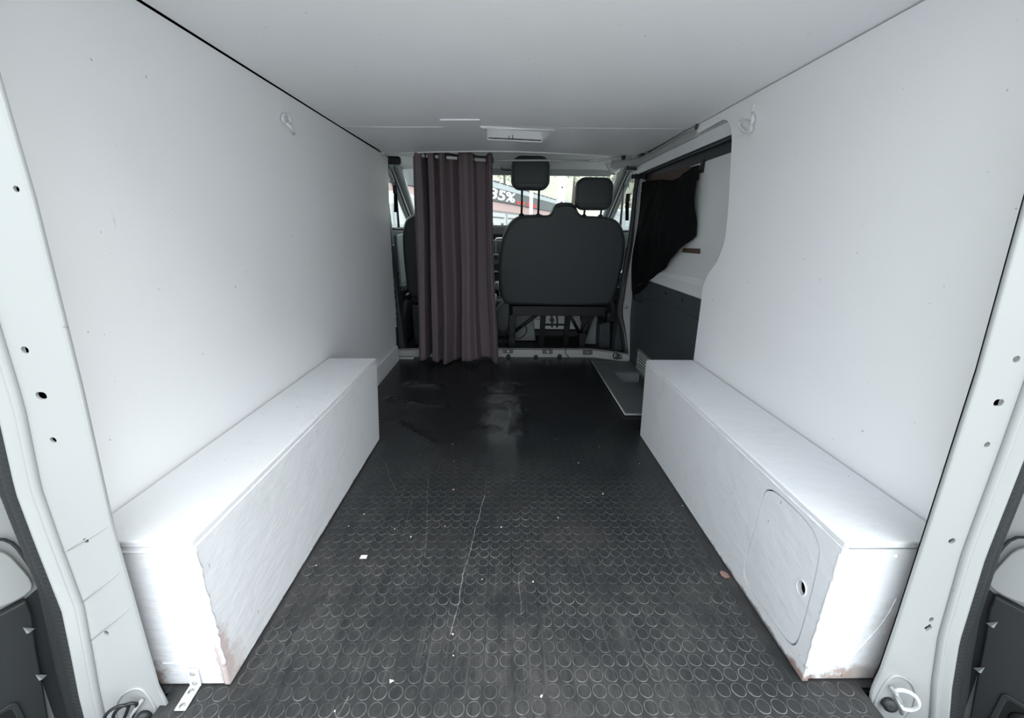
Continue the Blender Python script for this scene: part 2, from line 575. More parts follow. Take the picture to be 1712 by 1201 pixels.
def rubber_mat(name, ring=False):
    mt, t, bs = new_mat(name)
    p = pos(t)
    big = ramp(t, noise(t, pos(t, (1.3, 1.6, 1)), 1.7, 5, 0.6), 0.30, 0.62)
    fine = ramp(t, noise(t, pos(t, (30, 9, 1)), 1.0, 9, 0.8), 0.34, 0.70)
    streak = ramp(t, noise(t, pos(t, (150, 5, 1)), 1.0, 4, 0.6), 0.55, 0.78)
    # the mat is worn grey by feet near the tailgate, its far end is glossy and hardly worn
    sep = N(t, 'ShaderNodeSeparateXYZ')
    t.links.new(p, sep.inputs[0])
    wear = ramp(t, mathn(t, 'ADD', sep.outputs['Y'], mathn(t, 'MULTIPLY', noise(t, p, 3.0, 4), 0.8)), 2.2, 0.75)
    dust = mathn(t, 'MULTIPLY', mathn(t, 'MULTIPLY', big, fine), wear)
    col = mixc(t, mathn(t, 'MULTIPLY', dust, 1.0), (0.014, 0.0165, 0.0185), (0.112, 0.108, 0.105))
    col = mixc(t, mathn(t, 'MULTIPLY', mathn(t, 'MULTIPLY', streak, wear), 0.5), col, (0.15, 0.155, 0.16))
    gr = N(t, 'ShaderNodeMapRange')
    gr.inputs['To Min'].default_value = 0.55
    gr.inputs['To Max'].default_value = 1.45
    t.links.new(noise(t, pos(t, (420, 190, 1)), 1.0, 3, 0.8), gr.inputs['Value'])
    gv = N(t, 'ShaderNodeVectorMath')
    gv.operation = 'SCALE'
    t.links.new(col, gv.inputs[0])
    t.links.new(gr.outputs['Result'], gv.inputs['Scale'])
    col = gv.outputs[0]
    # grey patch paints the highlight on the raised wrinkles, with some scuffing
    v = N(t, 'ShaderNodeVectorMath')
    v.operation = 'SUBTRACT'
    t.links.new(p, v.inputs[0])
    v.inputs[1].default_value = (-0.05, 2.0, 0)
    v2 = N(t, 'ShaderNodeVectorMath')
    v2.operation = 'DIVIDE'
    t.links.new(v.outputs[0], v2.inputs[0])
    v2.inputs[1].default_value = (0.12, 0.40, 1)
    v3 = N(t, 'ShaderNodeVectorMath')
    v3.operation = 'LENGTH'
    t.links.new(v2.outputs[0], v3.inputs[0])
    wrinkle_sheen = ramp(t, mathn(t, 'ADD', v3.outputs['Value'], mathn(t, 'MULTIPLY', mathn(t, 'SUBTRACT', noise(t, pos(t, (9, 7, 1)), 1.0, 6, 0.7), 0.5), 1.8)), 1.05, 0.5)
    col = mixc(t, mathn(t, 'MULTIPLY', wrinkle_sheen, 0.55), col, (0.115, 0.118, 0.118))
    if ring:
        rn = ramp(t, noise(t, pos(t, (7, 7, 1)), 1.0, 5, 0.75), 0.38, 0.72)
        ang = ramp(t, noise(t, pos(t, (60, 60, 1)), 1.0, 2), 0.25, 0.6)
        k = mathn(t, 'MULTIPLY', mathn(t, 'MULTIPLY', rn, ang), mathn(t, 'ADD', mathn(t, 'MULTIPLY', wear, 0.85), 0.03))
        col = mixc(t, k, col, (0.38, 0.39, 0.39))
    nz = mathn(t, 'MULTIPLY', mathn(t, 'SUBTRACT', noise(t, p, 9, 3), 0.5), 0.022)
    for (u0, v0, u1, v1, am) in SCRATCHES:
        a, b = PZ(u0, v0, 0), PZ(u1, v1, 0)
        d = b - a
        L = d.length
        d.normalize()
        n = Vector((-d.y, d.x, 0))
        v = N(t, 'ShaderNodeVectorMath')
        v.operation = 'SUBTRACT'
        t.links.new(p, v.inputs[0])
        v.inputs[1].default_value = a

        def dot(w):
            q = N(t, 'ShaderNodeVectorMath')
            q.operation = 'DOT_PRODUCT'
            t.links.new(v.outputs[0], q.inputs[0])
            q.inputs[1].default_value = w
            return q.outputs['Value']
        s, e = dot(d), mathn(t, 'ABSOLUTE', mathn(t, 'ADD', dot(n), nz))
        k = mathn(t, 'MULTIPLY', ramp(t, e, 0.0013, 0.0005), mathn(t, 'MULTIPLY', mathn(t, 'GREATER_THAN', s, 0.0), mathn(t, 'LESS_THAN', s, L)))
        col = mixc(t, mathn(t, 'MULTIPLY', mathn(t, 'MULTIPLY', k, am), ramp(t, noise(t, p, 40, 3), 0.25, 0.6)), col, (0.38, 0.38, 0.37))
    t.links.new(col, bs.inputs['Base Color'])
    t.links.new(mathn(t, 'ADD', mathn(t, 'MULTIPLY', wear, 0.32), 0.27), bs.inputs['Roughness'])
    bs.inputs['Specular IOR Level'].default_value = 0.42
    bump(t, bs, noise(t, pos(t, (90, 40, 40)), 1.0, 5, 0.7), 0.35, 0.0012)
    return mt


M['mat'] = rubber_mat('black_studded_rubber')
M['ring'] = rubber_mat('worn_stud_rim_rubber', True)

# ------------------------------------------------------------------ outdoors ground
GZ = -0.56


def asphalt():
    mt, t, bs = new_mat('pale_asphalt')
    p = pos(t)
    t.links.new(mixc(t, noise(t, p, 3, 8, 0.7), (0.46, 0.465, 0.46), (0.56, 0.56, 0.55)), bs.inputs['Base Color'])
    bs.inputs['Roughness'].default_value = 0.9
    bump(t, bs, noise(t, p, 120, 3), 0.5, 0.004)
    return mt


g = MB().grid(lambda u, v: (-60 + 120 * u, -50 + 150 * v, GZ), 4, 4).build('ground', asphalt(), origin=(0, 0, GZ))
tag(g, 'pale worn asphalt of the yard around the van', 'ground', kind='structure')

# ------------------------------------------------------------------ floor with its studs
WX0, WX1 = -0.81, 0.81
YREAR, YSILL = 0.47, 2.93
CZ = 1.351


def seg_g(x, y, ax, ay, bx, by, w):
    dx, dy = bx - ax, by - ay
    L = dx * dx + dy * dy
    k = max(0, min(1, ((x - ax) * dx + (y - ay) * dy) / L))
    d = math.hypot(x - ax - dx * k, y - ay - dy * k)
    return math.exp(-(d / w) ** 2)


def floor_h(x, y):
    h = 0.0
    h += 0.020 * math.exp(-((x + 0.05) / 0.09) ** 2 - ((y - 2.31) / 0.055) ** 2)
    h += 0.014 * math.exp(-((x + 0.06) / 0.13) ** 2 - ((y - 2.14) / 0.05) ** 2)
    h += 0.015 * math.exp(-((x + 0.08) / 0.12) ** 2 - ((y - 1.93) / 0.09) ** 2)
    h += 0.014 * seg_g(x, y, 0.03, 1.72, 0.04, 1.95, 0.028)
    h += 0.010 * seg_g(x, y, 0.04, 1.95, -0.02, 2.05, 0.025)
    h += 0.008 * seg_g(x, y, -0.16, 1.72, -0.10, 1.76, 0.03)
    h += 0.003 * seg_g(x, y, 0.020, 0.5, 0.022, 1.7, 0.045)
    h += 0.009 * seg_g(x, y, -0.66, 2.12, -0.50, 2.02, 0.03) + 0.010 * seg_g(x, y, -0.50, 2.02, -0.36, 2.04, 0.03)
    h += 0.008 * seg_g(x, y, -0.60, 2.36, -0.42, 2.32, 0.035)
    h += 0.006 * seg_g(x, y, -0.55, 1.80, -0.36, 1.62, 0.03)
    return h * 1.6


WELL = (0.69, 2.17, 0.86, 2.565)
fl = MB().grid(lambda u, v: (lambda x, y: (x, y, floor_h(x, y)))(-0.82 + 1.70 * u, YREAR + (YSILL - YREAR) * v), 170, 246,
               skip=lambda c: (WELL[0] < c.x < WELL[2] and WELL[1] < c.y < WELL[3]) or (c.y < 0.60 and abs(c.x) > 0.705))
fl.span((-0.70, YREAR, -0.06), (0.69, 0.60, -0.012))
fl.span((-0.82, 0.60, -0.06), (0.69, YSILL, -0.012))
fl.span((0.69, 0.60, -0.06), (0.88, WELL[1], -0.012))
fl.span((0.69, WELL[3], -0.06), (0.88, YSILL, -0.012))
fl.span((-0.70, YREAR - 0.004, -0.06), (0.70, YREAR + 0.002, 0.001))
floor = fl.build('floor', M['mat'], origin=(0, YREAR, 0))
tag(floor, 'black studded rubber floor of the load bay, wrinkled towards the cab', 'floor', kind='structure')


def stud_geo(seg):
    prof = ((0.0146, -0.0002), (0.0139, 0.0008), (0.0130, 0.0008), (0.0124, 0.0006))
    vs, fs, ms = [], [], []
    for r, z in prof:
        vs += [(r * math.cos(2 * math.pi * k / seg), r * math.sin(2 * math.pi * k / seg), z) for k in range(seg)]
    for i in range(3):
        for k in range(seg):
            l = (k + 1) % seg
            fs.append([i * seg + k, i * seg + l, (i + 1) * seg + l, (i + 1) * seg + k])
            ms.append(1 if i < 2 else 0)
    fs.append([3 * seg + k for k in range(seg)])
    ms.append(0)
    return vs, fs, ms


PITCHX, PITCHY = 0.0320, 0.0312
spots = []
j = 0
while True:
    y = 0.504 + PITCHY * j
    j += 1
    if y > 2.90:
        break
    for i in range(-26, 28):
        x = 0.0 + PITCHX * i + 0.004
        if y > 0.60 and y < 1.70 and abs(x) > 0.594 - 0.017:
            continue
        if abs(x) > 0.79 or (x > 0.57 and 1.88 < y < 2.84):
            continue
        if y <= 0.61 and abs(x) > 0.688:
            continue
        if x < -0.78 + 0.0 and y > 1.6:
            continue
        spots.append((x, y))
sv, sf, smm = stud_geo(18)
sme = bpy.data.meshes.new('stud')
sme.from_pydata(sv, [], sf)
sme.materials.append(M['mat'])
sme.materials.append(M['ring'])
sme.polygons.foreach_set('material_index', smm)
shown = [q for q in spots if q[1] > 0.53]
near = set(shown[:300])
fb = WLOC['floor']
for (x, y) in shown[:300]:
    o = bpy.data.objects.new('stud', sme)
    COL.objects.link(o)
    o.parent = floor
    o.location = (x - fb.x, y - fb.y, floor_h(x, y) - fb.z)
mb = MB()
cv, cf, cm = stud_geo(14)
for (x, y) in spots:
    if (x, y) in near:
        continue
    h = floor_h(x, y)
    ox, oy = floor_h(x + 0.006, y) - floor_h(x - 0.006, y), floor_h(x, y + 0.006) - floor_h(x, y - 0.006)
    o = len(mb.v)
    kz = max(0.25, min(1.0, 1.0 - (y - 0.85) / 0.8))
    mb.v += [Vector((x + a, y + b, h + c * kz + (0.0001 if y < 1.55 else 0.0005) + (ox * a + oy * b) / 0.012)) for a, b, c in cv]
    mb.f += [[q + o for q in f] for f in cf]
    mb.m += cm
    mb.s += [False] * len(cf)
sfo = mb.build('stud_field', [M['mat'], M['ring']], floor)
sfo['kind'] = 'stuff'
# loading edge under the mat
mb = MB().span((-0.90, 0.40, -0.10), (0.90, 0.49, -0.062)).span((-0.93, 0.30, -0.42), (0.93, 0.46, -0.10))
o = mb.build('trim_1', M['dark_plastic'], bevel=0.012)
tag(o, 'charcoal plastic rear bumper and loading sill below the studded floor', 'bumper', kind='structure')

for sx in (-1, 1):
    o = MB().span((sx * 0.70, 0.455, -0.125), (sx * 0.94, 0.72, -0.105)).build('trim_3' if sx < 0 else 'trim_4', M['dark_plastic'])
    tag(o, 'dark sill corner below the pillar with the %s lashing ring' % ('black' if sx < 0 else 'white'), 'sill', kind='structure')

# ------------------------------------------------------------------ side walls


def wx(z, side):
    """the lining leans in a little towards the roof"""
    return side * (0.813 - 0.010 * z)


outl = [(0.60, 0.0), (2.82, 0.0), (2.85, 0.15), (2.875, 0.6), (2.885, 1.0), (2.93, 1.30), (2.95, 1.347), (0.60, 1.347)]
mb = MB().plate(outl, [], lambda a, b: (wx(b, -1), a, b), (-0.008, 0, 0))
o = mb.build('wall_left', M['wall'])
tag(o, 'plain white painted plywood lining opposite the sliding door', 'wall', kind='structure')
mb = MB().plate([(1.66, 0.0), (2.835, 0.0), (2.825, 0.112), (1.66, 0.112)], [], lambda a, b: (-0.797, a, b), (-0.012, 0, 0))
o = mb.build('baseboard_left', M['wall'], bevel=0.002)
tag(o, 'low white board along the foot of the plain wall by the curtain', 'baseboard', kind='structure')

cut = [(1.739, 0.362), (1.743, 0.60), (1.745, 0.68), (1.717, 0.733), (1.672, 0.776), (1.643, 0.815), (1.622, 0.878), (1.626, 0.95), (1.637, 1.028),
       (1.652, 1.10), (1.667, 1.176), (1.682, 1.24), (1.705, 1.280), (1.735, 1.305), (1.775, 1.318)]
cut = [(1.739, 0.0)] + catmull(cut, 4, False) + [(1.88, 1.316), (1.985, 1.314), (2.02, 1.347)]
mb = MB().plate([(0.60, 0.0)] + cut + [(0.60, 1.347)], [], lambda a, b: (wx(b, 1), a, b), (0.010, 0, 0))
o = mb.build('wall_right', M['wall'])
tag(o, 'white painted plywood lining with a curved cut edge at the sliding door', 'wall', kind='structure')

# outer skin of the van: keeps the weather out and the light where the openings are
skin = thing('wall_body', 'white outer bodywork of the van', 'bodywork', (0, 0.6, -0.3), kind='structure')
sk = M['metal_white']
MB().span((-0.95, 0.70, -0.35), (-0.93, 3.10, 1.45)).build('side_skin', sk, skin)
MB().span((0.93, 0.70, -0.35), (0.95, 1.72, 1.45)).build('side_skin', sk, skin)
MB().span((-0.95, 0.56, 1.435), (0.95, 3.50, 1.46)).build('roof_skin', sk, skin)
MB().span((-0.95, 0.56, 1.365), (0.95, 0.62, 1.434)).build('roof_header', sk, skin, bevel=0.01)
MB().span((-0.93, 0.70, -0.35), (-0.90, 4.2, -0.02)).build('rocker_panel', sk, skin)
MB().span((0.90, 0.70, -0.35), (0.93, 4.2, -0.02)).build('rocker_panel', sk, skin)
MB().span((-0.93, 0.9, -0.10), (0.93, 4.2, -0.065)).build('underfloor', M['black'], skin)
MB().span((-0.93, 0.62, 1.40), (0.93, 3.0, 1.434)).build('roof_lining_core', M['void'], skin)

# ------------------------------------------------------------------ ceiling
ceil = thing('ceiling', 'white painted ceiling boards with a framed lamp recess near the cab', 'ceiling', (0, 1.6, CZ), kind='structure')
XL = lambda y: -0.791
XR = 0.798
mb = MB().plate([(-0.7945, 0.60), (0.808, 0.60), (0.808, 2.075), (0.60, 2.085), (0.0, 2.10), (-0.4, 2.115), (-0.7955, 2.137)], [],
                lambda a, b: (a, b, CZ), (0, 0, 0.009))
mb.build('ceiling_panel', M['ceil'], ceil)
rc = [(-0.135, 2.110), (0.178, 2.145), (0.155, 2.400), (-0.132, 2.352)]
front = [(-0.796, 2.142), (-0.4, 2.120), (0.0, 2.105), (0.60, 2.090), (0.80, 2.080), (0.80, 2.60)]
edge = [(0.75, 2.86), (0.55, 2.79), (0.30, 2.735), (0.0, 2.69), (-0.2, 2.70), (-0.45, 2.74), (-0.70, 2.80), (-0.788, 2.84)]
mb = MB().plate(front + edge, [rc], lambda a, b: (a, b, CZ + 0.0005), (0, 0, 0.009))
mb.build('ceiling_panel', M['ceil'], ceil)
mb = MB()
mb.tube([(-0.783, 2.139, CZ - 0.0005), (-0.55, 2.128, CZ - 0.0005), (-0.32, 2.113, CZ - 0.0005)], 0.0022, 6)
mb.build('filler_bead', M['bead'], ceil)
mb = MB().tube([(0.2, 2.098, CZ), (0.5, 2.090, CZ), (0.79, 2.080, CZ)], 0.0016, 6)
mb.build('filler_bead', M['bead'], ceil)
mb = MB().tube([(x, y, CZ - 0.001) for x, y in edge], 0.005, 6)
mb.build('edge_trim', M['bead'], ceil)
mb = MB().plate([(-0.317, 1.975), (-0.146, 1.965), (-0.152, 2.115), (-0.300, 2.115)], [], lambda a, b: (a, b, CZ - 0.005), (0, 0, 0.005))
mb.build('patch_board', M['ceil'], ceil, bevel=0.001)
# recess: four walls, a back board and a thin frame
rec = MB().plate([(-0.16, 2.085), (0.195, 2.12), (0.178, 2.43), (-0.158, 2.375)], [rc], lambda a, b: (a, b, CZ - 0.006), (0, 0, 0.006))
rec = rec.build('recess_frame', M['ceil'], ceil, bevel=0.001)
mb = MB()
for i in range(4):
    a, b = rc[i], rc[(i + 1) % 4]
    mb.add([(*a, CZ), (*b, CZ), (*b, CZ + 0.046), (*a, CZ + 0.046)], [(0, 1, 2, 3)])
mb.add([(*p, CZ + 0.046) for p in rc], [(0, 1, 2, 3)])
mb.build('recess_box', M['ceil'], rec, solid=0.002)
MB().span((-0.125, 2.345, CZ + 0.001), (0.150, 2.352, CZ + 0.004)).map(lambda p: (p.x, p.y + (p.x + 0.13) * 0.165, p.z)).build('recess_slot', M['void'], rec)
MB().tube([(-0.02, 2.365, CZ + 0.003), (-0.02, 2.362, CZ + 0.018)], 0.0015, 5).build('bare_wire', M['void'], rec)
MB().tube([(0.0, 2.368, CZ + 0.003), (0.0, 2.365, CZ + 0.022)], 0.0015, 5).build('bare_wire', M['void'], rec)
MB().tube([PZ(806, 213.5, CZ - 0.006), PZ(928, 217.5, CZ - 0.006)], 0.0045, 6).build('frame_lip', M['bead'], rec)

# ------------------------------------------------------------------ wheel arch boxes
HB = 0.362
# the plain one beside the plain wall
lb = thing('wheel_arch_box', 'long white wheel arch box along the plain wall, with a steel strap at its foot', 'storage box', (-0.70, 1.16, 0), 'wheel arch boxes')
MB().prism([(-0.596, 0.613, HB), (-0.596, 1.722, HB), (-0.803, 1.722, HB), (-0.803, 0.613, HB)], (0, 0, -0.014)).build('top_board', M['box'], lb, bevel=0.003)
MB().prism([(-0.594, 0.613, 0.003), (-0.594, 1.655, 0.003), (-0.594, 1.718, HB - 0.014), (-0.594, 0.613, HB - 0.014)], (-0.012, 0, 0)).build('side_board', M['box'], lb, bevel=0.0025)
MB().span((-0.803, 0.616, 0.004), (-0.606, 0.628, HB - 0.0145)).build('end_board', M['box'], lb)
MB().prism([(-0.606, 1.648, 0.003), (-0.803, 1.648, 0.003), (-0.803, 1.708, HB - 0.0145), (-0.606, 1.708, HB - 0.0145)], (0, -0.012, 0)).build('end_board', M['box'], lb)
MB().span((-0.80, 0.6135, 0.337), (-0.62, 0.6165, 0.3375)).build('filler_bead', M['box'], lb)
MB().span((-0.72, 0.6145, 0.060), (-0.655, 0.6165, 0.062)).build('filler_bead', M['box'], lb)
pts = []
for k in range(26):
    z = 0.06 + 0.285 * k / 25
    pts.append((-0.5945 + random.uniform(-0.0015, 0.0015), 0.6135 + random.uniform(-0.001, 0.001), z))
MB().tube(pts, [0.0035 + random.uniform(-0.0012, 0.0018) for _ in pts], 6).build('corner_bead', M['bead'], lb)

rb = thing('wheel_arch_box', 'long white wheel arch box beside the sliding door, with a rounded hatch in its side', 'storage box', (0.70, 1.16, 0), 'wheel arch boxes')
MB().prism([(0.596, 0.611, HB - 0.004), (0.596, 1.735, HB - 0.004), (0.803, 1.735, HB - 0.004), (0.803, 0.611, HB - 0.004)], (0, 0, -0.014)).build('top_board', M['box'], rb, bevel=0.003)
hatch = catmull([(0.838, 0.300), (0.825, 0.318), (0.795, 0.328), (0.735, 0.330), (0.690, 0.324), (0.664, 0.305), (0.655, 0.275), (0.650, 0.20), (0.648, 0.10), (0.652, 0.062), (0.664, 0.045),
                 (0.70, 0.038), (0.78, 0.036), (0.825, 0.040), (0.846, 0.058), (0.850, 0.10), (0.846, 0.20), (0.843, 0.26)], 3)
cxh, czh = 0.745, 0.185
grown = [(cxh + (a - cxh) * 1.036, czh + (b - czh) * 1.022) for a, b in hatch]
MB().plate([(0.612, 0.003), (1.70, 0.003), (1.731, HB - 0.018), (0.612, HB - 0.018)], [grown], lambda a, b: (0.594, a, b), (0.012, 0, 0)).build('side_board', M['box'], rb)
ht = MB().plate(hatch, [circ(0.673, 0.187, 0.0125, 20, 0.0165)], lambda a, b: (0.5945, a, b), (0.009, 0, 0)).build('hatch', M['box'], rb)
MB().tube([(0.594, a, b) for a, b in circ(0.673, 0.187, 0.0132, 20, 0.0172)], 0.0016, 6, True).build('finger_hole_rim', M['bead'], ht)
MB().prism([(0.6065, a, b) for a, b in [(0.62, 0.01), (1.0, 0.01), (1.0, 0.34), (0.62, 0.34)]], (0.004, 0, 0)).build('hatch_gap_shade', M['void'], rb)  # black sheet, shade of the hatch gap and finger hole put in as colour
MB().span((0.606, 0.616, 0.004), (0.803, 0.628, HB - 0.024)).build('end_board', M['box'], rb)
MB().prism([(0.606, 1.69, 0.003), (0.803, 1.69, 0.003), (0.803, 1.722, HB - 0.0185), (0.606, 1.722, HB - 0.0185)], (0, -0.012, 0)).build('end_board', M['box'], rb)
for (x, z) in ((0.628, 0.322), (0.705, 0.322), (0.612, 0.05), (0.615, 0.20), (0.612, 0.02)):
    MB().lathe(((0.0045, 0), (0.0045, 0.0015), (0.002, 0.0028)), (x, 0.6165, z), (0, -1, 0), 10).build('screw', M['bead'], rb)
pts = [(0.5955 + random.uniform(-0.001, 0.001), 0.614, 0.04 + 0.29 * k / 25) for k in range(26)]
MB().tube(pts, [0.003 + random.uniform(-0.001, 0.002) for _ in pts], 6).build('corner_bead', M['bead'], rb)
pts = [(0.5962 + random.uniform(-0.0008, 0.0008), 0.62 + 1.09 * k / 60, HB - 0.0185) for k in range(61)]
MB().tube(pts, [0.002 + random.uniform(-0.0008, 0.0014) for _ in pts], 5).build('filler_bead', M['bead'], rb)
# paint sag running diagonally on the end board
pts = [(0.735 - 0.055 * k / 20 + 0.006 * math.sin(k * 0.3), 0.6158, 0.22 - 0.21 * k / 20) for k in range(21)]
MB().tube(pts, 0.0009, 5).build('paint_run', M['box'], rb)

st = thing('angle_bracket', 'flat white steel strap screwed to the box end and the studded floor', 'bracket', (-0.664, 0.59, 0))
MB().prism([(-0.674, 0.613, 0.006), (-0.652, 0.613, 0.004), (-0.650, 0.613, 0.050), (-0.672, 0.613, 0.052)], (0, -0.003, 0)).build('upright', M['wall'], st, bevel=0.001)
MB().prism([(-0.676, 0.612, 0.0022), (-0.654, 0.612, 0.0022), (-0.651, 0.566, 0.0022), (-0.673, 0.566, 0.0022)], (0, 0, 0.0025)).build('foot', M['flaky'], st, bevel=0.0008)
for (c, ax) in (((-0.661, 0.610, 0.040), (0, -1, 0)), ((-0.662, 0.610, 0.014), (0, -1, 0)), ((-0.664, 0.600, 0.0045), (0, 0, 1)), ((-0.662, 0.574, 0.0045), (0, 0, 1))):
    MB().lathe(((0.006, 0), (0.0055, 0.0012), (0.002, 0.0022)), c, ax, 10).build('screw', M['metal_white'] if ax[1] else M['steel'], st)

# ------------------------------------------------------------------ rear pillars


def interp(tab, z):
    tab = sorted(tab)
    if z <= tab[0][0]:
        return tab[0][1]
    for (a, b), (c, d) in zip(tab, tab[1:]):
        if z <= c:
            return b + (d - b) * (z - a) / (c - a)
    return tab[-1][1]


def rear_pillar(name, side, inner, outer, ridge, holes, label, seal_label):
    root = thing(name, label, 'pillar', (side * 0.75, 0.578, -0.12), kind='structure')
    zs = [-0.12, -0.06, -0.02, 0.0, 0.04, 0.08, 0.14, 0.2, 0.28, 0.36, 0.44, 0.52, 0.6, 0.7, 0.8, 0.9, 1.0, 1.1, 1.2, 1.3, 1.40]
    zs = [a + (b - a) * k / 3 for a, b in zip(zs, zs[1:]) for k in range(3)] + [zs[-1]]
    inn = [(interp(inner, z), z) for z in zs]
    rid = [(interp(ridge, z), z) for z in zs]
    # the face, with its punched holes and the pocket of the lashing ring
    face = inn + rid[::-1]
    MB().plate(face, holes, lambda a, b: (a, 0.578, b), (0, 0.004, 0)).build('face_plate', M['metal_white'], root)
    # rounded return towards the load bay

    def ret(u, v):
        k = v * (len(zs) - 1)
        z = zs[int(round(k))]
        x0 = interp(inner, z)
        an = u * 1.5
        return (x0 - side * 0.003 * math.sin(an) + side * max(0, u - 0.5) * 0.05, 0.578 + 0.006 * (1 - math.cos(an)) + 0.03 * max(0, u - 0.4), z)
    MB().grid(ret, 8, len(zs) - 1).build('inner_return', M['metal_white'], root, solid=0.002)

    def flange(u, v):
        z = zs[int(round(v * (len(zs) - 1)))]
        a, b = interp(ridge, z), interp(outer, z)
        yy = 0.578 - 0.006 * math.sin(min(1, u * 3) * math.pi) - 0.012 * u
        return (a + (b - a) * u, yy, z)
    MB().grid(flange, 8, len(zs) - 1).build('door_flange', M['metal_white'], root, solid=0.003)
    # black sheet that paints in the shade behind the holes
    MB().plate([(x + side * 0.020, z) for x, z in inn] + rid[::-1], [], lambda a, b: (a, 0.600, b), (0, 0.004, 0)).build('cavity_shade', M['void'], root)
    # ribbed seal band going round the corner
    def seal(u, v):
        z = -0.12 + 1.52 * v
        x0 = interp(outer, z)
        rib = 0.0022 * (0.5 + 0.5 * math.sin(z * 2 * math.pi / 0.0105)) * (1 if 0.08 < u < 0.42 else 0.15)
        bul = 0.010 * math.sin(math.pi * min(1, u / 0.5)) + 0.008 * math.sin(math.pi * max(0, (u - 0.5) / 0.5))
        return (x0 + side * (-0.004 + 0.115 * u), 0.568 + 0.062 * u - bul - rib, z)
    MB().grid(seal, 12, 560).build('door_seal', M['seal_scuffed'], root)
    MB().grid(lambda u, v: (interp(outer, -0.12 + 1.52 * v) + side * (0.10 + 0.03 * u), 0.645 + 0.05 * u, -0.12 + 1.52 * v), 2, 30).build('hinge_post', M['black'], root, solid=0.004)
    return root


innL = [(1.4, -0.632), (1.06, -0.646), (0.93, -0.649), (0.67, -0.667), (0.42, -0.690), (0.15, -0.702), (0.04, -0.706), (0.0, -0.700), (-0.03, -0.716), (-0.12, -0.75)]
outL = [(1.4, -0.742), (1.1, -0.752), (0.90, -0.765), (0.643, -0.781), (0.50, -0.803), (0.40, -0.806), (0.254, -0.808), (0.15, -0.824), (0.046, -0.841), (-0.12, -0.862)]
ridL = [(z, x + 0.026) for z, x in outL]
hl = [circ(-0.725, 0.729, 0.0055), rrect(-0.733, 0.652, -0.717, 0.664, 0.0055), circ(-0.731, 0.584, 0.005), circ(-0.737, 0.395, 0.0045), circ(-0.761, 0.189, 0.004, 12, 0.006),
      circ(-0.663, 0.945, 0.004)]
pl = rear_pillar('pillar_rear_left', -1, innL, outL, ridL, hl, 'white rear door pillar holding a black lashing ring near its foot', '')
innR = [(1.4, 0.640), (1.06, 0.660), (0.93, 0.670), (0.70, 0.690), (0.43, 0.702), (0.2, 0.712), (0.06, 0.716), (0.02, 0.712), (-0.03, 0.722), (-0.12, 0.765)]
outR = [(1.4, 0.752), (1.1, 0.768), (0.80, 0.784), (0.577, 0.795), (0.365, 0.803), (0.17, 0.824), (0.05, 0.850), (-0.045, 0.876), (-0.12, 0.89)]
ridR = [(z, x - 0.028) for z, x in outR]
hr = [circ(0.736, 0.723, 0.0055), rrect(0.727, 0.646, 0.743, 0.658, 0.0055), circ(0.743, 0.579, 0.005), circ(0.749, 0.390, 0.006), circ(0.770, 0.210, 0.0042, 12, 0.006),
      [(0.763, 0.190), (0.770, 0.181), (0.778, 0.190), (0.771, 0.200)], circ(0.703, 0.905, 0.004)]
pr = rear_pillar('pillar_rear_right', 1, innR, outR, ridR, hr, 'white rear door pillar holding a white lashing ring near its foot', '')
# pressed creases across the lower half of the plain-wall pillar
for (u0, v0, u1, v1) in ((112, 922, 178, 882), (135, 1010, 198, 958), (152, 1072, 215, 1018)):
    a, b = PY(u0, v0, 0.5775), PY(u1, v1, 0.5775)
    MB().tube([a, a.lerp(b, 0.5), b], [0.0007, 0.0015, 0.0007], 6).build('pressed_crease', M['metal_white'], pl)
# bolt in the upper hole of the other pillar
MB().lathe(((0.0042, 0), (0.0042, 0.006)), (0.736, 0.590, 0.723), (0, -1, 0), 10).build('bolt', M['steel'], pr)

# pressed pockets and lashing rings at the pillar feet
for side, root, c, matr, lab in ((-1, pl, Vector((-0.765, 0.574, -0.012)), M['black'], 'black lashing ring folded in the pillar foot beside the steel strap'),
                                 (1, pr, Vector((0.768, 0.574, 0.006)), M['box'], 'chipped white lashing ring in the pillar foot beside the hatch box')):
    ol = catmull([(-0.038, 0.045), (-0.02, 0.060), (0.012, 0.040), (0.034, 0.0), (0.036, -0.05), (0.01, -0.09), (-0.03, -0.08), (-0.045, -0.02)], 5)
    MB().tube([(c.x + side * a, 0.5775, c.z + b) for a, b in ol], 0.0028, 6, True).build('pocket_rim', M['metal_white'], root)
    ring = thing('lashing_ring', lab, 'lashing ring', c, 'lashing rings at the pillar feet')
    rp = []
    for k in range(22):
        an = 2 * math.pi * k / 22
        a, b = 0.019 * math.cos(an), 0.032 * math.sin(an)
        if a < -0.008:
            a = -0.008
        ca, sa = math.cos(0.5), math.sin(0.5)
        a2, b2 = a * ca + b * sa * -1, a * sa + b * ca
        rp.append(c + Vector((-side * 0.004 + side * a2, -0.010 - 0.008 * math.cos(an), b2 + 0.012)))
    MB().tube(rp, 0.0036 if side > 0 else 0.003, 8, True).build('ring', matr, ring)
    if side < 0:
        MB().tube([p + Vector((-0.010, -0.006, 0.004)) for p in rp], 0.003, 8, True).build('ring', matr, ring)
    d = Vector((side * -0.022, -0.006, -0.012))
    MB().lathe(((0.013, 0), (0.013, 0.008), (0.006, 0.011)), c + d + Vector((0, 0.006, 0)), (-side * 0.3, -1, 0.2), 16).build('rubber_bush', M['rubber'], ring)
    MB().tube([c + Vector((side * -0.03, -0.002, 0.035)), c + Vector((side * -0.004, -0.004, 0.0)), c + Vector((side * 0.012, -0.002, -0.04))], 0.0035, 6).build('ring_mount', M['metal_white'], ring)

# ------------------------------------------------------------------ rear doors, swung fully open


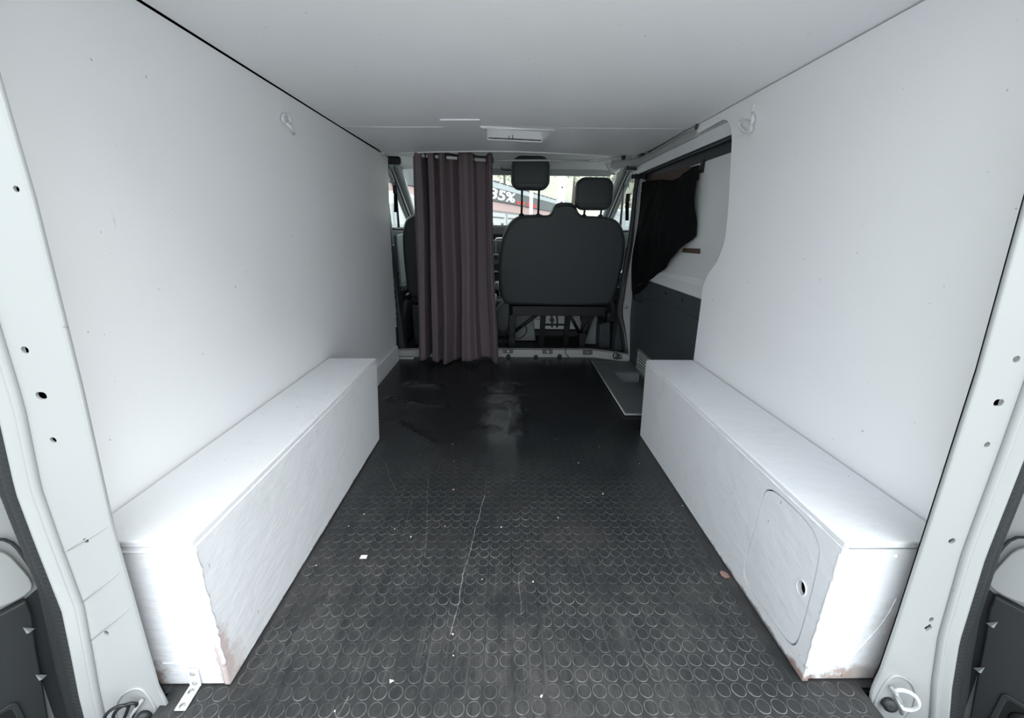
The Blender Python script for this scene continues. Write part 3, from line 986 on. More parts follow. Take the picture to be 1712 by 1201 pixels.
def rear_door(name, side, label):
    ph = math.radians(60)
    root = thing(name, label, 'van door', (side * 0.985, 0.69, -0.35), kind='structure')
    d = Vector((side * math.cos(ph), -math.sin(ph), 0))
    n = Vector((-side * math.sin(ph), -math.cos(ph), 0))
    H = Vector((side * 0.985, 0.69, 0))

    def at(off):
        return lambda a, b: H + d * a + n * off + Vector((0, 0, b))
    MB().plate(rrect(0.0, -0.36, 0.74, 1.38, 0.05), [rrect(0.11, 0.72, 0.63, 1.25, 0.06)], at(0.0), n * -0.045).build('door_shell', M['metal_white'], root, bevel=0.006)
    MB().add([at(-0.02)(a, b) for a, b in rrect(0.105, 0.715, 0.635, 1.255, 0.06)], [list(range(24))]).build('pane', M['glass'], root)
    tr = catmull([(0.034, 0.176), (0.07, 0.184), (0.35, 0.186), (0.70, 0.18), (0.71, -0.10), (0.70, -0.32), (0.35, -0.33), (0.13, -0.33), (0.085, -0.20), (0.062, -0.05), (0.045, 0.08)], 3)
    MB().plate(tr, [], at(0.020), n * -0.020).build('trim_panel', M['door_trim'], root, bevel=0.005)
    pk = MB().plate(rrect(0.094, -0.175, 0.27, -0.012, 0.010), [rrect(0.103, -0.166, 0.261, -0.021, 0.008)], at(0.0235), n * -0.0035).build('latch_pocket', M['door_trim'], root, bevel=0.0015)
    MB().plate(rrect(0.103, -0.166, 0.261, -0.021, 0.008), [], at(0.0205), n * -0.001).build('pocket_floor', M['black'], pk)
    MB().lathe(((0.030, 0), (0.027, 0.005), (0.012, 0.006)), at(0.0205)(0.142, -0.058), n, 18).build('latch_button', M['black'], pk)
    for (x, z) in ((0.047, 0.122), (0.057, 0.004)):
        q = at(0.0205)
        MB().add([q(x - 0.009, z - 0.004), q(x + 0.004, z + 0.013), q(x + 0.003, z - 0.006), at(0.030)(x - 0.001, z)], [(0, 1, 3), (1, 2, 3), (2, 0, 3), (0, 2, 1)]).build('trim_clip', M['grey_plastic'], root)
    MB().plate([(0.001, -0.36), (0.07, -0.36), (0.06, -0.1), (0.050, 0.08), (0.040, 0.175), (0.001, 0.195)], [], at(0.006), n * -0.006).build('edge_gasket', M['rubber'], root)
    hp = catmull([(0.022, 0.20), (0.024, 0.26), (0.040, 0.31), (0.085, 0.33), (0.10, 0.25), (0.075, 0.20)], 4)
    MB().plate(hp, [], at(0.014), n * -0.014).build('pressed_boss', M['metal_white'], root, bevel=0.004)
    MB().tube([at(0.008)(a, b) for a, b in catmull([(0.010, 0.19), (0.013, 0.26), (0.028, 0.325), (0.085, 0.35)], 4, False)], 0.003, 6).build('door_gasket', M['rubber'], root)
    return root


rear_door('door_4', -1, 'open rear door with charcoal trim beside the black lashing ring')
rear_door('door_5', 1, 'open rear door with charcoal trim beside the white lashing ring')

# ------------------------------------------------------------------ eye hooks on the walls
hk = thing('wall_eye', 'white painted strap eye on the plain wall below the ceiling gap', 'lashing eye', (-0.80, 1.637, 1.25))
MB().tube([PX(u, v, -0.790) for u, v in catmull([(472, 198), (475, 192), (480, 192), (484, 199), (485, 205), (480, 207), (475, 204)], 3)], 0.0048, 6, True).build('ring', M['box'], hk)
MB().tube([PX(u, v, xx) for u, v, xx in ((477, 205, -0.796), (481, 208, -0.784), (486, 213, -0.78), (490, 220, -0.79), (491, 224, -0.799))], 0.0050, 6).build('strap', M['box'], hk)
MB().tube([PX(u, v, xx) for u, v, xx in ((479, 209, -0.80), (483, 216, -0.80), (488, 225, -0.80), (491, 224, -0.80))], 0.003, 6).build('strap', M['box'], hk)
hk = thing('wall_eye', 'white painted ring eye in the corner above the sliding door cutout', 'lashing eye', (0.80, 1.60, 1.26))
MB().tube([PX(u, v, 0.788) for u, v in catmull([(1236, 206), (1240, 202), (1248, 203), (1254, 206), (1257, 214), (1252, 221), (1244, 220), (1238, 214)], 3)], 0.004, 6, True).build('ring', M['box'], hk)
MB().tube([PX(u, v, xx) for u, v, xx in ((1256, 208, 0.787), (1258, 202, 0.786), (1259, 195, 0.79), (1258, 188, 0.799))], [0.005, 0.007, 0.006, 0.004], 8).build('strap', M['box'], hk)
MB().plate([(1.565, 1.225), (1.63, 1.225), (1.625, 1.305), (1.56, 1.318)], [], lambda a, b: (wx(b, 1) - 0.0015, a, b), (0.0015, 0, 0)).build('base_plate', M['wall'], hk)

# ------------------------------------------------------------------ cab opening: sill, middle pillars
sill = thing('sill_1', 'galvanised cross sill with bolts between the rubber floor and the cab', 'sill', (0, 2.95, 0), kind='structure')
path = [(-0.84, 2.905), (-0.60, 2.925), (0.0, 2.935), (0.60, 2.935), (0.66, 2.915), (0.80, 2.845), (0.86, 2.80)]
vs = []
for x, y in path:
    vs += [(x, y, -0.01), (x, y + 0.006, 0.052), (x, y + 0.05, 0.056), (x, y + 0.06, -0.02)]
fs = []
for i in range(len(path) - 1):
    for k in range(4):
        l = (k + 1) % 4
        fs.append([i * 4 + k, i * 4 + l, i * 4 + 4 + l, i * 4 + 4 + k])
MB().add(vs, fs).build('cross_rail', M['galv'], sill, bevel=0.004)
for (u, v) in ((849.5, 587), (915.5, 588), (982.5, 589.5), (1037.5, 597)):
    p = PY(u, v, 2.932 if u < 1000 else 2.842)
    MB().box(p + Vector((0, 0.002, 0)), (0.075, 0.010, 0.036)).build('bolt_plate', M['dark_zinc'], sill, bevel=0.004)
    MB().lathe(((0.012, 0), (0.012, 0.006), (0.008, 0.010)), p + Vector((0, -0.003, 0)), (0, -1, 0), 8).build('bolt', M['steel'], sill)
for (u, v) in ((850, 596), (896, 597), (935.5, 596)):
    p = PY(u, v, 2.926)
    MB().lathe(((0.017, 0), (0.017, 0.006)), p, (0, -1, 0), 14).build('rubber_plug', M['black'], sill)
rg = MB().tube([PY(u, v, 2.83) for u, v in circ(1029.5, 595, 4.4, 14, 5.0)], 0.004, 6, True).build('tie_ring', M['black'], sill)
MB().span((-0.86, 2.86, 0.0), (-0.70, 2.90, 0.012)).build('worn_edge', M['flaky'], sill, bevel=0.003)

pm = thing('pillar_middle_right', 'middle door pillar with a bolted galvanised strip beside the passenger bench', 'pillar', (0.87, 2.95, 0), kind='structure')
strip = [(1078, 285), (1073, 330), (1069, 372), (1064, 410), (1058, 450), (1051, 500), (1048, 525), (1050, 548), (1053, 575), (1056, 603)]
wid = [6, 7, 7, 7, 8, 9, 9, 6, 5, 5]
sp = catmull([(u, v, w) for (u, v), w in zip(strip, wid)], 3, False)
vs, fs = [], []
for (u, v, w) in sp:
    yy = 2.905 if v < 530 else 2.905 - (v - 530) / 73 * 0.09
    a, b = PY(u - w * 0.7, v, yy), PY(u + w * 0.7, v, yy)
    vs += [a, b, b + Vector((0, 0.02, 0)), a + Vector((0, 0.02, 0))]
for i in range(len(sp) - 1):
    for k in range(4):
        l = (k + 1) % 4
        fs.append([i * 4 + k, i * 4 + l, i * 4 + 4 + l, i * 4 + 4 + k])
MB().add(vs, fs).build('bolted_strip', M['galv'], pm, bevel=0.002)
MB().tube([PY(u + w * 0.9 + 1, v, 2.90 if v < 530 else 2.90 - (v - 530) / 73 * 0.09) for u, v, w in sp], 0.006, 6).build('strip_lip', M['galv'], pm)
for (u, v) in ((1072, 319), (1069, 373), (1058.5, 437), (1046.5, 514)):
    MB().lathe(((0.010, 0), (0.010, 0.004), (0.005, 0.007)), PY(u, v, 2.902), (0, -1, 0), 10).build('bolt', M['steel'], pm)
MB().tube([PY(u - w * 1.1 - 4, v, 2.94) for u, v, w in sp], 0.016, 8).build('door_seal', M['rubber'], pm)
MB().tube([PY(u + w * 1.1 + 6, v, 2.86 if v < 530 else 2.86 - (v - 530) / 73 * 0.09) for u, v, w in sp], 0.018, 8).build('door_seal', M['rubber'], pm)
MB().span((0.865, 2.96, 0.0), (0.93, 3.10, 1.36)).build('pillar_core', M['rubber'], pm)
MB().prism([(0.845, 3.03, 0.78), (0.862, 3.03, 1.27), (0.92, 3.03, 1.33), (0.92, 3.03, 0.78)], (0, 0.06, 0)).build('upper_trim', M['light_plastic'], pm, bevel=0.01)
MB().prism([(0.800, 3.02, 0.02), (0.835, 3.02, 0.45), (0.850, 3.02, 0.80), (0.92, 3.02, 0.80), (0.92, 3.02, 0.02)], (0, 0.10, 0)).build('lower_trim', M['dark_plastic'], pm, bevel=0.012)

pm = thing('pillar_middle_left', 'middle door pillar with flaking primer behind the plain wall edge', 'pillar', (-0.87, 2.95, 0), kind='structure')
fl_ = []
for k in range(40):
    z = 0.22 + 0.60 * k / 39
    fl_.append((-0.838 + random.uniform(-0.004, 0.004), z))
MB().plate([(x + 0.013, z) for x, z in fl_] + [(-0.875, z) for x, z in fl_[::-1]], [], lambda a, b: (a, 2.945, b), (0, 0.006, 0)).build('flaky_flange', M['flaky'], pm)
MB().tube([(-0.842, 2.96, 0.0), (-0.838, 2.965, 0.3), (-0.840, 2.975, 0.7), (-0.848, 2.985, 1.0), (-0.842, 2.99, 1.2), (-0.825, 2.99, 1.32)], 0.016, 8).build('door_seal', M['rubber'], pm)
MB().span((-0.93, 2.96, 0.0), (-0.862, 3.10, 1.36)).build('pillar_core', M['rubber'], pm)
MB().prism([(-0.835, 3.03, 0.80), (-0.862, 3.03, 1.30), (-0.92, 3.03, 1.33), (-0.92, 3.03, 0.80)], (0, 0.06, 0)).build('upper_trim', M['grey_plastic'], pm, bevel=0.01)
MB().prism([(-0.795, 3.02, 0.02), (-0.822, 3.02, 0.45), (-0.842, 3.02, 0.80), (-0.92, 3.02, 0.80), (-0.92, 3.02, 0.02)], (0, 0.10, 0)).build('lower_trim', M['dark_plastic'], pm, bevel=0.012)
MB().box((-0.79, 2.99, 1.335), (0.12, 0.05, 0.05)).build('belt_reel_cover', M['black'], pm, bevel=0.012)

# ------------------------------------------------------------------ sliding door with its rail
sd = thing('door_3', 'sliding side door, white above and charcoal below, behind the cutout', 'sliding door', (0.89, 2.3, 0), kind='structure')
DX = 0.885
MB().plate([(1.66, 0.66), (2.93, 0.66), (2.93, 1.40), (1.66, 1.40)], [], lambda a, b: (DX, a, b), (0.04, 0, 0)).build('upper_panel', M['door_grey'], sd)
MB().prism([(DX, 1.66, 0.695), (DX - 0.022, 1.66, 0.665), (DX - 0.026, 1.66, 0.612), (DX, 1.66, 0.60)], (0, 1.26, 0)).build('ledge', M['door_grey'], sd, bevel=0.003)
MB().plate([(1.66, -0.10), (2.92, -0.10), (2.92, 0.612), (1.66, 0.612)], [], lambda a, b: (DX - 0.018, a, b), (0.05, 0, 0)).build('lower_trim', M['dark_plastic'], sd, bevel=0.004)
MB().plate(catmull([(1.70, 0.12), (1.70, 0.45), (1.76, 0.505), (2.10, 0.52), (2.55, 0.50), (2.66, 0.44), (2.66, 0.26), (2.56, 0.19), (2.3, 0.17), (1.95, 0.10)], 4), [], lambda a, b: (DX - 0.030, a, b), (0.012, 0, 0)).build(
    'raised_panel', M['dark_plastic'], sd, bevel=0.008, ang=60)
for (u, v) in ((1113, 491), (1141, 502)):
    MB().lathe(((0.010, 0), (0.008, 0.004)), PX(u, v, DX - 0.018), (-1, 0, 0), 10).build('trim_stud', M['black'], sd)
vg = MB().plate([(2.405, 0.02), (2.62, 0.02), (2.62, 0.155), (2.405, 0.155)], [[(2.417, 0.03), (2.608, 0.03), (2.608, 0.145), (2.417, 0.145)]], lambda a, b: (0.852, a, b), (0.014, 0, 0)).build('vent_grille', M['grey_plastic'], sd)
for k in range(6):
    z = 0.039 + 0.0195 * k
    MB().box((0.857, 2.5125, z), (0.008, 0.192, 0.0080)).build('slat', M['light_plastic'], vg)
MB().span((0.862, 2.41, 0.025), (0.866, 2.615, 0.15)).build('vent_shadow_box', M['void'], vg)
MB().prism([PX(u, v, DX - 0.004) for u, v in ((1143, 415), (1170, 416), (1170, 424.5), (1140, 422))], (0.004, 0, 0)).map(lambda p: (p.x - 0.002, p.y, p.z)).build('wood_batten', M['wood'], sd)
MB().prism([(DX - 0.006, 2.10, 1.205), (DX - 0.006, 2.80, 1.245), (DX - 0.006, 2.80, 1.16), (DX - 0.006, 2.10, 1.14)], (0.006, 0, 0)).build('wood_batten', M['wood'], sd)
MB().box((DX - 0.006, 2.075, 1.195), (0.010, 0.025, 0.055)).build('batten_clip', M['black'], sd)
MB().tube([PX(u, v, DX - 0.03) for u, v in catmull([(1074, 474), (1063, 480), (1058, 492), (1062, 502), (1072, 505)], 4, False)], 0.006, 6).build('pull_handle', M['black'], sd)

# black cloth hung over the door window
oc = [(1175, 273), (1172, 330), (1168, 395), (1143, 420), (1112, 449), (1086, 478), (1066, 492), (1062, 470), (1066, 420), (1071, 370), (1078, 330), (1088, 300), (1110, 300), (1140, 292)]


def cl_edge(k):
    """top and bottom of the cloth for a fraction k along it"""
    top = interp([(0, 1.200), (0.10, 1.19), (0.35, 1.165), (0.55, 1.190), (0.8, 1.205), (1, 1.215)], k)
    bot = interp([(0, 0.885), (0.02, 0.875), (0.15, 0.815), (0.32, 0.71), (0.52, 0.625), (0.72, 0.535), (0.86, 0.485), (0.93, 0.50), (1, 0.56)], k)
    return top, bot


def cl(u, v):
    y = 2.075 + 0.86 * u - (0.055 * v if u < 0.1 else 0.055 * v * max(0, 1 - (u - 0.1) * 4))
    tp, bt = cl_edge(u)
    z = tp + (bt - tp) * v
    d = 0.014 + 0.05 * math.sin(math.pi * min(1, v)) * math.sin(math.pi * u) ** 0.7 * 0.7 + 0.008 * math.sin(17 * u + 5 * v) + 0.004 * math.sin(41 * u - 9 * v)
    return (DX - 0.012 - max(0.004, d), y, z)


c = MB().grid(cl, 48, 36).build('black_cloth', M['black_cloth'], solid=0.003)
tag(c, 'black cloth sagging over the sliding door window', 'cloth')

rail = thing('trim_2', 'white header and black roller rail above the sliding door', 'door rail', (0.84, 2.3, 1.25), kind='structure')
MB().prism([(0.812, 1.60, 1.349), (0.812, 1.99, 1.349), (0.80, 2.0, 1.349), (0.80, 2.80, 1.349), (0.76, 2.90, 1.349), (0.66, 2.955, 1.349), (0.66, 2.985, 1.349), (0.90, 2.99, 1.349), (0.90, 1.60, 1.349)], (0, 0, -0.045)).build('header', M['galv'], rail, bevel=0.008)
MB().prism([(0.812, 1.60, 1.305), (0.835, 1.60, 1.305), (0.835, 1.60, 1.262), (0.828, 1.60, 1.262)], (0, 1.36, 0)).build('upper_flange', M['door_grey'], rail)
MB().prism([(0.834, 1.60, 1.304), (0.900, 1.60, 1.304), (0.900, 1.60, 1.205), (0.886, 1.60, 1.205), (0.880, 1.60, 1.262), (0.834, 1.60, 1.266)], (0, 1.36, 0)).build('roller_track', M['rubber'], rail, bevel=0.002)
MB().tube([(0.857, 1.60, 1.262), (0.857, 2.80, 1.262), (0.84, 2.92, 1.265)], 0.007, 6).build('track_lip', M['dark_plastic'], rail)
MB().tube([PX(u, v, 0.796) for u, v in ((1165, 213), (1150, 219), (1130, 231), (1110, 243), (1098, 251), (1085, 257))], 0.005, 6).build('wire_conduit', M['galv'], rail)
MB().tube([PX(u, v, 0.792) for u, v in ((1166, 208), (1163, 216))], 0.006, 6).build('conduit_clip', M['dark_plastic'], rail)
MB().box((0.80, 2.93, 1.30), (0.10, 0.06, 0.03)).build('roller_bracket', M['rubber'], rail, bevel=0.006)
MB().tube([(0.86, 2.84, 1.235), (0.845, 2.88, 1.245), (0.80, 2.93, 1.25)], 0.014, 8).build('roller_arm', M['black'], rail)

# ------------------------------------------------------------------ step plate and well
stp = thing('step_well', 'grey moulded step plate sunk by the sliding door', 'step', (0.72, 2.35, 0))
MB().plate([(0.588, 2.80), (0.865, 2.80), (0.865, 1.905), (0.580, 1.905)], [[(0.688, 2.565), (0.855, 2.565), (0.855, 2.18), (0.70, 2.33)]], lambda a, b: (a, b, 0.014), (0, 0, -0.012)).build('plate', M['step'], stp, bevel=0.002)
MB().tube([(0.588, 2.80, 0.012), (0.580, 1.905, 0.012), (0.69, 1.905, 0.012)], 0.004, 6).build('plate_edge', M['light_plastic'], stp)
MB().add([(0.688, 2.565, 0.004), (0.862, 2.565, 0.004), (0.862, 2.565, -0.062), (0.688, 2.565, -0.062)], [(0, 1, 2, 3)]).build('well_end', M['step_blue'], stp, solid=0.003)
MB().add([(0.688, 2.565, -0.06), (0.862, 2.565, -0.06), (0.862, 2.17, -0.06), (0.688, 2.17, -0.06)], [(0, 1, 2, 3)]).add(
    [(0.688, 2.565, 0.004), (0.70, 2.33, 0.004), (0.70, 2.33, -0.062), (0.688, 2.565, -0.062)], [(0, 1, 2, 3)]).add(
    [(0.70, 2.33, 0.004), (0.862, 2.17, 0.004), (0.862, 2.17, -0.062), (0.70, 2.33, -0.062)], [(0, 1, 2, 3)]).build('well_tray', M['step'], stp, solid=0.003)

# ------------------------------------------------------------------ curtain rod and curtain
rod = thing('curtain_rod', 'white telescopic rod across the cab opening under the ceiling', 'curtain rod', (0, 2.80, 1.31))
RY = 2.80
rp = [PY(u, v, RY) for u, v in ((640, 256), (690, 259), (745, 263), (822, 268.5))]
MB().tube(rp, 0.0105, 12).build('outer_tube', M['rod'], rod)
MB().tube([rp[-1], PY(900, 268, RY), PY(1002, 269, RY)], 0.0055, 10).build('inner_tube', M['rod'], rod)
MB().tube([PY(985, 268.5, RY), PY(1004, 267.5, RY), PY(1056, 263, RY)], 0.009, 12).build('sleeve', M['rod'], rod)
MB().tube([rp[0] + Vector((-0.012, 0, 0)), rp[0] + Vector((0.012, 0, 0))], 0.016, 12).build('end_cap', M['rod'], rod)
for (u, v) in ((1042, 262), (822, 268)):
    MB().tube([PY(u - 3, v, RY), PY(u + 3, v, RY)], 0.018, 12).build('clamp', M['black'], rod)

cu = thing('curtain', 'dark aubergine eyelet curtain hanging to the floor on the white rod', 'curtain', (-0.38, 2.80, 0))
KN = [(690, 0.0), (696, -0.8), (703, -0.6), (708, 2.4), (716, -0.7), (724, -0.9), (727, 0.8), (737, -1.0), (752, 0.7), (763, 1.6), (767, -0.5), (779, -1.0), (789, -0.3), (795, 1.2), (810, 1.3), (814, -0.3), (819, -0.8), (823, -0.4)]


def fold(uu):
    for (a, da), (b, db) in zip(KN, KN[1:]):
        if uu <= b:
            k = (uu - a) / (b - a)
            k = k * k * (3 - 2 * k)
            return da + (db - da) * k
    return KN[-1][1]


ROWS, COLS = 60, 260


def cur(s, w):
    uu = 690 + 133 * s
    f = fold(uu)
    z = 1.368 - 0.022 * s + (0.012 - 1.368 + 0.022 * s) * w
    if w < 0.03:
        z += 0.010 * max(0, -f)
    x0 = -0.606 + (-0.655 + 0.606) * w ** 2.2
    x1 = -0.117 + (-0.086 + 0.117) * w ** 2.0
    if s < 0.1:
        x0 += -0.012 * math.sin(w * 5) * (1 - s / 0.1)
    x = x0 + (x1 - x0) * s + 0.008 * math.sin(6 * w + 9 * s) * w
    amp = 0.042 + 0.016 * w
    y = RY + amp * f + 0.012 * w * math.sin(8 * s + 3 * w)
    y -= 0.030 * w ** 3 * math.sin(math.pi * s)
    z += (0.012 * math.sin(11 * s) + 0.006) * (w > 0.96)
    return (x, y, max(z, 0.010))


MB().grid(cur, COLS, ROWS).build('cloth', M['curtain'], cu, solid=0.0022)
for uu in (700, 711, 726, 745, 765, 792, 813):
    s = (uu - 690) / 133
    x = -0.606 + 0.489 * s
    zc = interp([(-0.787, 1.343), (-0.605, 1.337), (-0.405, 1.328), (-0.13, 1.315)], x)
    MB().tube([(x, RY + 0.022 * math.cos(2 * math.pi * k / 16), zc + 0.022 * math.sin(2 * math.pi * k / 16)) for k in range(16)], 0.0035, 6, True).build('eyelet', M['frame_black'], cu)
MB().grid(lambda s, w: (-0.640 + 0.05 * s, 2.800 + 0.01 * math.sin(s * 6), 1.35 + 0.0 * w), 2, 1).build('hem_tab', M['curtain'], cu, solid=0.004)

# ------------------------------------------------------------------ cab: floor, roof, windscreen, dashboard
cab = thing('floor_cab', 'black floor covering of the driving cab below the seats', 'floor', (0, 3.5, 0), kind='structure')
MB().span((-0.92, 2.99, -0.03), (0.92, 4.0, -0.005)).build('cab_floor_mat', M['cab_floor'], cab)
MB().prism([(-0.92, 4.0, -0.03), (-0.92, 4.22, 0.22), (-0.92, 4.26, 0.22), (-0.92, 4.10, -0.03)], (1.84, 0, 0)).build('toe_board', M['cab_floor'], cab)
MB().span((-0.20, 3.02, 0.0), (0.82, 3.10, 0.035)).build('seat_rail', M['cab_floor'], cab, bevel=0.008)
MB().span((-0.92, 4.22, -0.3), (0.92, 4.26, 0.95)).build('bulkhead', M['black'], cab)

rf = thing('ceiling_cab', 'pale grey headliner over the driving cab', 'ceiling', (0, 3.2, 1.38), kind='structure')
MB().grid(lambda u, v: (-0.93 + 1.86 * u, 2.86 + 0.70 * v, 1.372 + 0.045 * math.sin(math.pi * min(1, v * 1.1)) ** 0.7 - 0.018 * abs(2 * u - 1) ** 3), 12, 16).build('headliner', M['headliner'], rf, solid=0.008)
MB().prism([(-0.90, 3.50, 1.362), (0.90, 3.50, 1.362), (0.90, 3.62, 1.372), (-0.90, 3.62, 1.372)], (0, 0, 0.05)).build('windscreen_header', M['headliner'], rf, bevel=0.01)
MB().span((-0.95, 3.45, 1.42), (0.95, 3.64, 1.46)).build('roof_front', sk, rf)
for side in (-1, 1):
    MB().prism([(side * 0.84, 2.95, 1.40), (side * 0.93, 2.95, 1.33), (side * 0.95, 2.95, 1.46), (side * 0.84, 2.95, 1.46)], (0, 0.62, 0)).build('roof_rail', M['headliner'], rf, bevel=0.008)

# windscreen between the front pillars
ws = thing('window_1', 'wide windscreen of the van looking onto the yard', 'windscreen', (0, 3.9, 0.9), kind='structure')
WT, WB = (3.58, 1.385), (4.26, 0.945)
MB().add([(-0.86, WT[0], WT[1]), (0.86, WT[0], WT[1]), (0.90, WB[0], WB[1]), (-0.90, WB[0], WB[1])], [(0, 1, 2, 3)]).build('pane', M['glass'], ws)
for side in (-1, 1):
    p = [(side * 0.875, 3.44, 1.385), (side * 0.885, 3.70, 1.24), (side * 0.90, 4.00, 1.05), (side * 0.91, 4.22, 0.92)]
    MB().tube(p, [0.035, 0.036, 0.04, 0.045], 10, flat=0.8).build('front_pillar', M['light_plastic'], ws)
MB().box((0.055, 3.68, 1.315), (0.05, 0.02, 0.025)).build('mirror_mount', M['black'], ws, bevel=0.004)
MB().tube([(0.055, 3.66, 1.33), (0.02, 3.63, 1.30)], 0.008, 8).build('mirror_stalk', M['black'], ws)

for (x0, x1, lab) in ((-0.72, 0.045, 'pale grey sun visor with a pocket clip behind the curtain'), (0.26, 0.80, 'wide pale grey sun visor above the passenger bench')):
    vz = thing('sun_visor', lab, 'sun visor', ((x0 + x1) / 2, 3.52, 1.32), 'sun visors')
    sh = rrect(x0, 1.318, x1, 1.402, 0.022)
    MB().plate(sh, [], lambda a, b: (a, 3.515 + (b - 1.32) * -0.25, b), (0, 0.014, 0)).build('visor_board', M['grey_plastic'], vz, bevel=0.005)
    MB().tube([(x0 + 0.03, 3.50, 1.405), (x1 - 0.03, 3.50, 1.405)], 0.006, 8).build('hinge_rod', M['black'], vz)
    if x0 < 0:
        MB().tube([(a, 3.497, b) for a, b in rrect(-0.068, 1.352, 0.045, 1.386, 0.012)], 0.004, 6, True).build('pocket_clip', M['black'], vz)
    else:
        MB().tube([(x1 + 0.012, 3.50, 1.33), (x1 + 0.012, 3.50, 1.395), (x1 - 0.02, 3.50, 1.405)], 0.012, 8).build('end_cap', M['dark_plastic'], vz)

gh = thing('grab_handle', 'pale grab handle on the front pillar above the passenger bench', 'handle', (0.80, 3.38, 1.33))
MB().tube([PY(u, v, 3.36) for u, v in catmull([(1016, 272), (1022, 269), (1029, 273), (1034, 282), (1028, 286), (1020, 282)], 4)], 0.016, 8, True).build('loop', M['light_plastic'], gh)
MB().box(PY(1024, 276, 3.39), (0.05, 0.02, 0.05)).build('mount', M['grey_plastic'], gh, bevel=0.008)

da = thing('dashboard', 'black dashboard with a grey centre console beside the curtain', 'dashboard', (0, 4.0, 0.3))
prof = [(4.24, 0.952), (4.0, 0.93), (3.80, 0.872), (3.765, 0.82), (3.80, 0.70), (3.88, 0.55), (4.0, 0.42), (4.22, 0.40)]
MB().prism([(-0.88, y, z) for y, z in prof], (1.76, 0, 0)).build('dash_body', M['dash'], da, bevel=0.01)
MB().prism([(-0.20, 3.76, 0.825), (-0.20, 3.70, 0.62), (-0.20, 3.74, 0.40), (-0.20, 3.95, 0.30), (-0.20, 3.95, 0.80)], (0.30, 0, 0)).build('centre_console', M['dark_plastic'], da, bevel=0.012)
MB().tube([PY(u, v, 3.735) for u, v in rrect(829, 399, 850, 424, 3)], 0.008, 6, True).build('console_surround', M['chrome'], da)
for (u, v, r) in ((829.5, 430, 0.021), (830, 446, 0.014), (829, 455, 0.018)):
    MB().lathe(((r, 0), (r, 0.012), (r * 0.7, 0.018)), PY(u, v, 3.73), (0, -1, 0.2), 16).build('rotary_knob', M['black'], da)
    MB().tube([PY(u, v, 3.725) + Vector((r * 1.2 * math.cos(2 * math.pi * k / 16), 0, r * 1.2 * math.sin(2 * math.pi * k / 16))) for k in range(16)], 0.004, 6, True).build('knob_ring', M['chrome'], da)
MB().span((-0.17, 3.70, 0.545), (-0.02, 3.74, 0.562)).build('tray_lip', M['light_plastic'], da, bevel=0.004)
gs = thing('gear_lever', 'grey gear lever standing between the curtain and the bench', 'gear lever', (-0.10, 3.62, 0.35))
MB().tube([PY(838, 500, 3.6), PY(834, 482, 3.6)], [0.012, 0.010], 8).build('shaft', M['chrome'], gs)
MB().lathe(((0.012, 0), (0.022, 0.015), (0.024, 0.06), (0.016, 0.08)), PY(833, 486, 3.6), (-0.15, 0, 1), 12).build('knob', M['grey_plastic'], gs)
MB().lathe(((0.05, 0), (0.03, 0.06), (0.014, 0.10)), PY(838, 517, 3.6), (0, 0, 1), 12).build('gaiter', M['black'], gs)
MB().prism([(-0.19, 3.5, 0.0), (-0.02, 3.5, 0.0), (-0.05, 3.55, 0.33), (-0.16, 3.55, 0.33)], (0, 0.25, 0)).build('pedestal', M['dark_plastic'], gs, bevel=0.02)
hb = thing('handbrake', 'pale handbrake grip low beside the bench', 'handbrake', (-0.10, 3.2, 0.1))
MB().tube([PY(825.5, 508, 3.3), PY(826, 492, 3.3)], [0.018, 0.02], 10).build('grip', M['light_plastic'], hb)
MB().tube([PY(824, 545, 3.3), PY(826, 525, 3.3), PY(825.5, 508, 3.3)], 0.012, 8).build('lever', M['black'], hb)
MB().box(PY(824, 540, 3.32), (0.045, 0.1, 0.06)).build('bracket', M['grey_plastic'], hb, bevel=0.01)
swl = thing('steering_wheel', 'black steering wheel hidden mostly behind the curtain', 'steering wheel', (-0.46, 3.6, 0.75))
R = Matrix.Rotation(math.radians(-30), 3, 'X')
cw = Vector((-0.46, 3.60, 0.80))
MB().tube([cw + R @ Vector((0.19 * math.cos(2 * math.pi * k / 32), 0, 0.19 * math.sin(2 * math.pi * k / 32))) for k in range(32)], 0.015, 8, True).build('rim', M['black'], swl)
MB().lathe(((0.07, 0), (0.075, 0.03), (0.05, 0.05)), cw + R @ Vector((0, 0.03, 0)), R @ Vector((0, -1, 0)), 20).build('hub', M['black'], swl)
for a in (0, math.pi, -math.pi / 2):
    MB().tube([cw, cw + R @ Vector((0.185 * math.cos(a), 0, 0.185 * math.sin(a)))], 0.014, 6).build('spoke', M['black'], swl)
MB().tube([cw + Vector((0, 0.02, -0.01)), (-0.46, 3.735, 0.70)], 0.03, 8).build('column', M['black'], swl)

# ------------------------------------------------------------------ cab doors


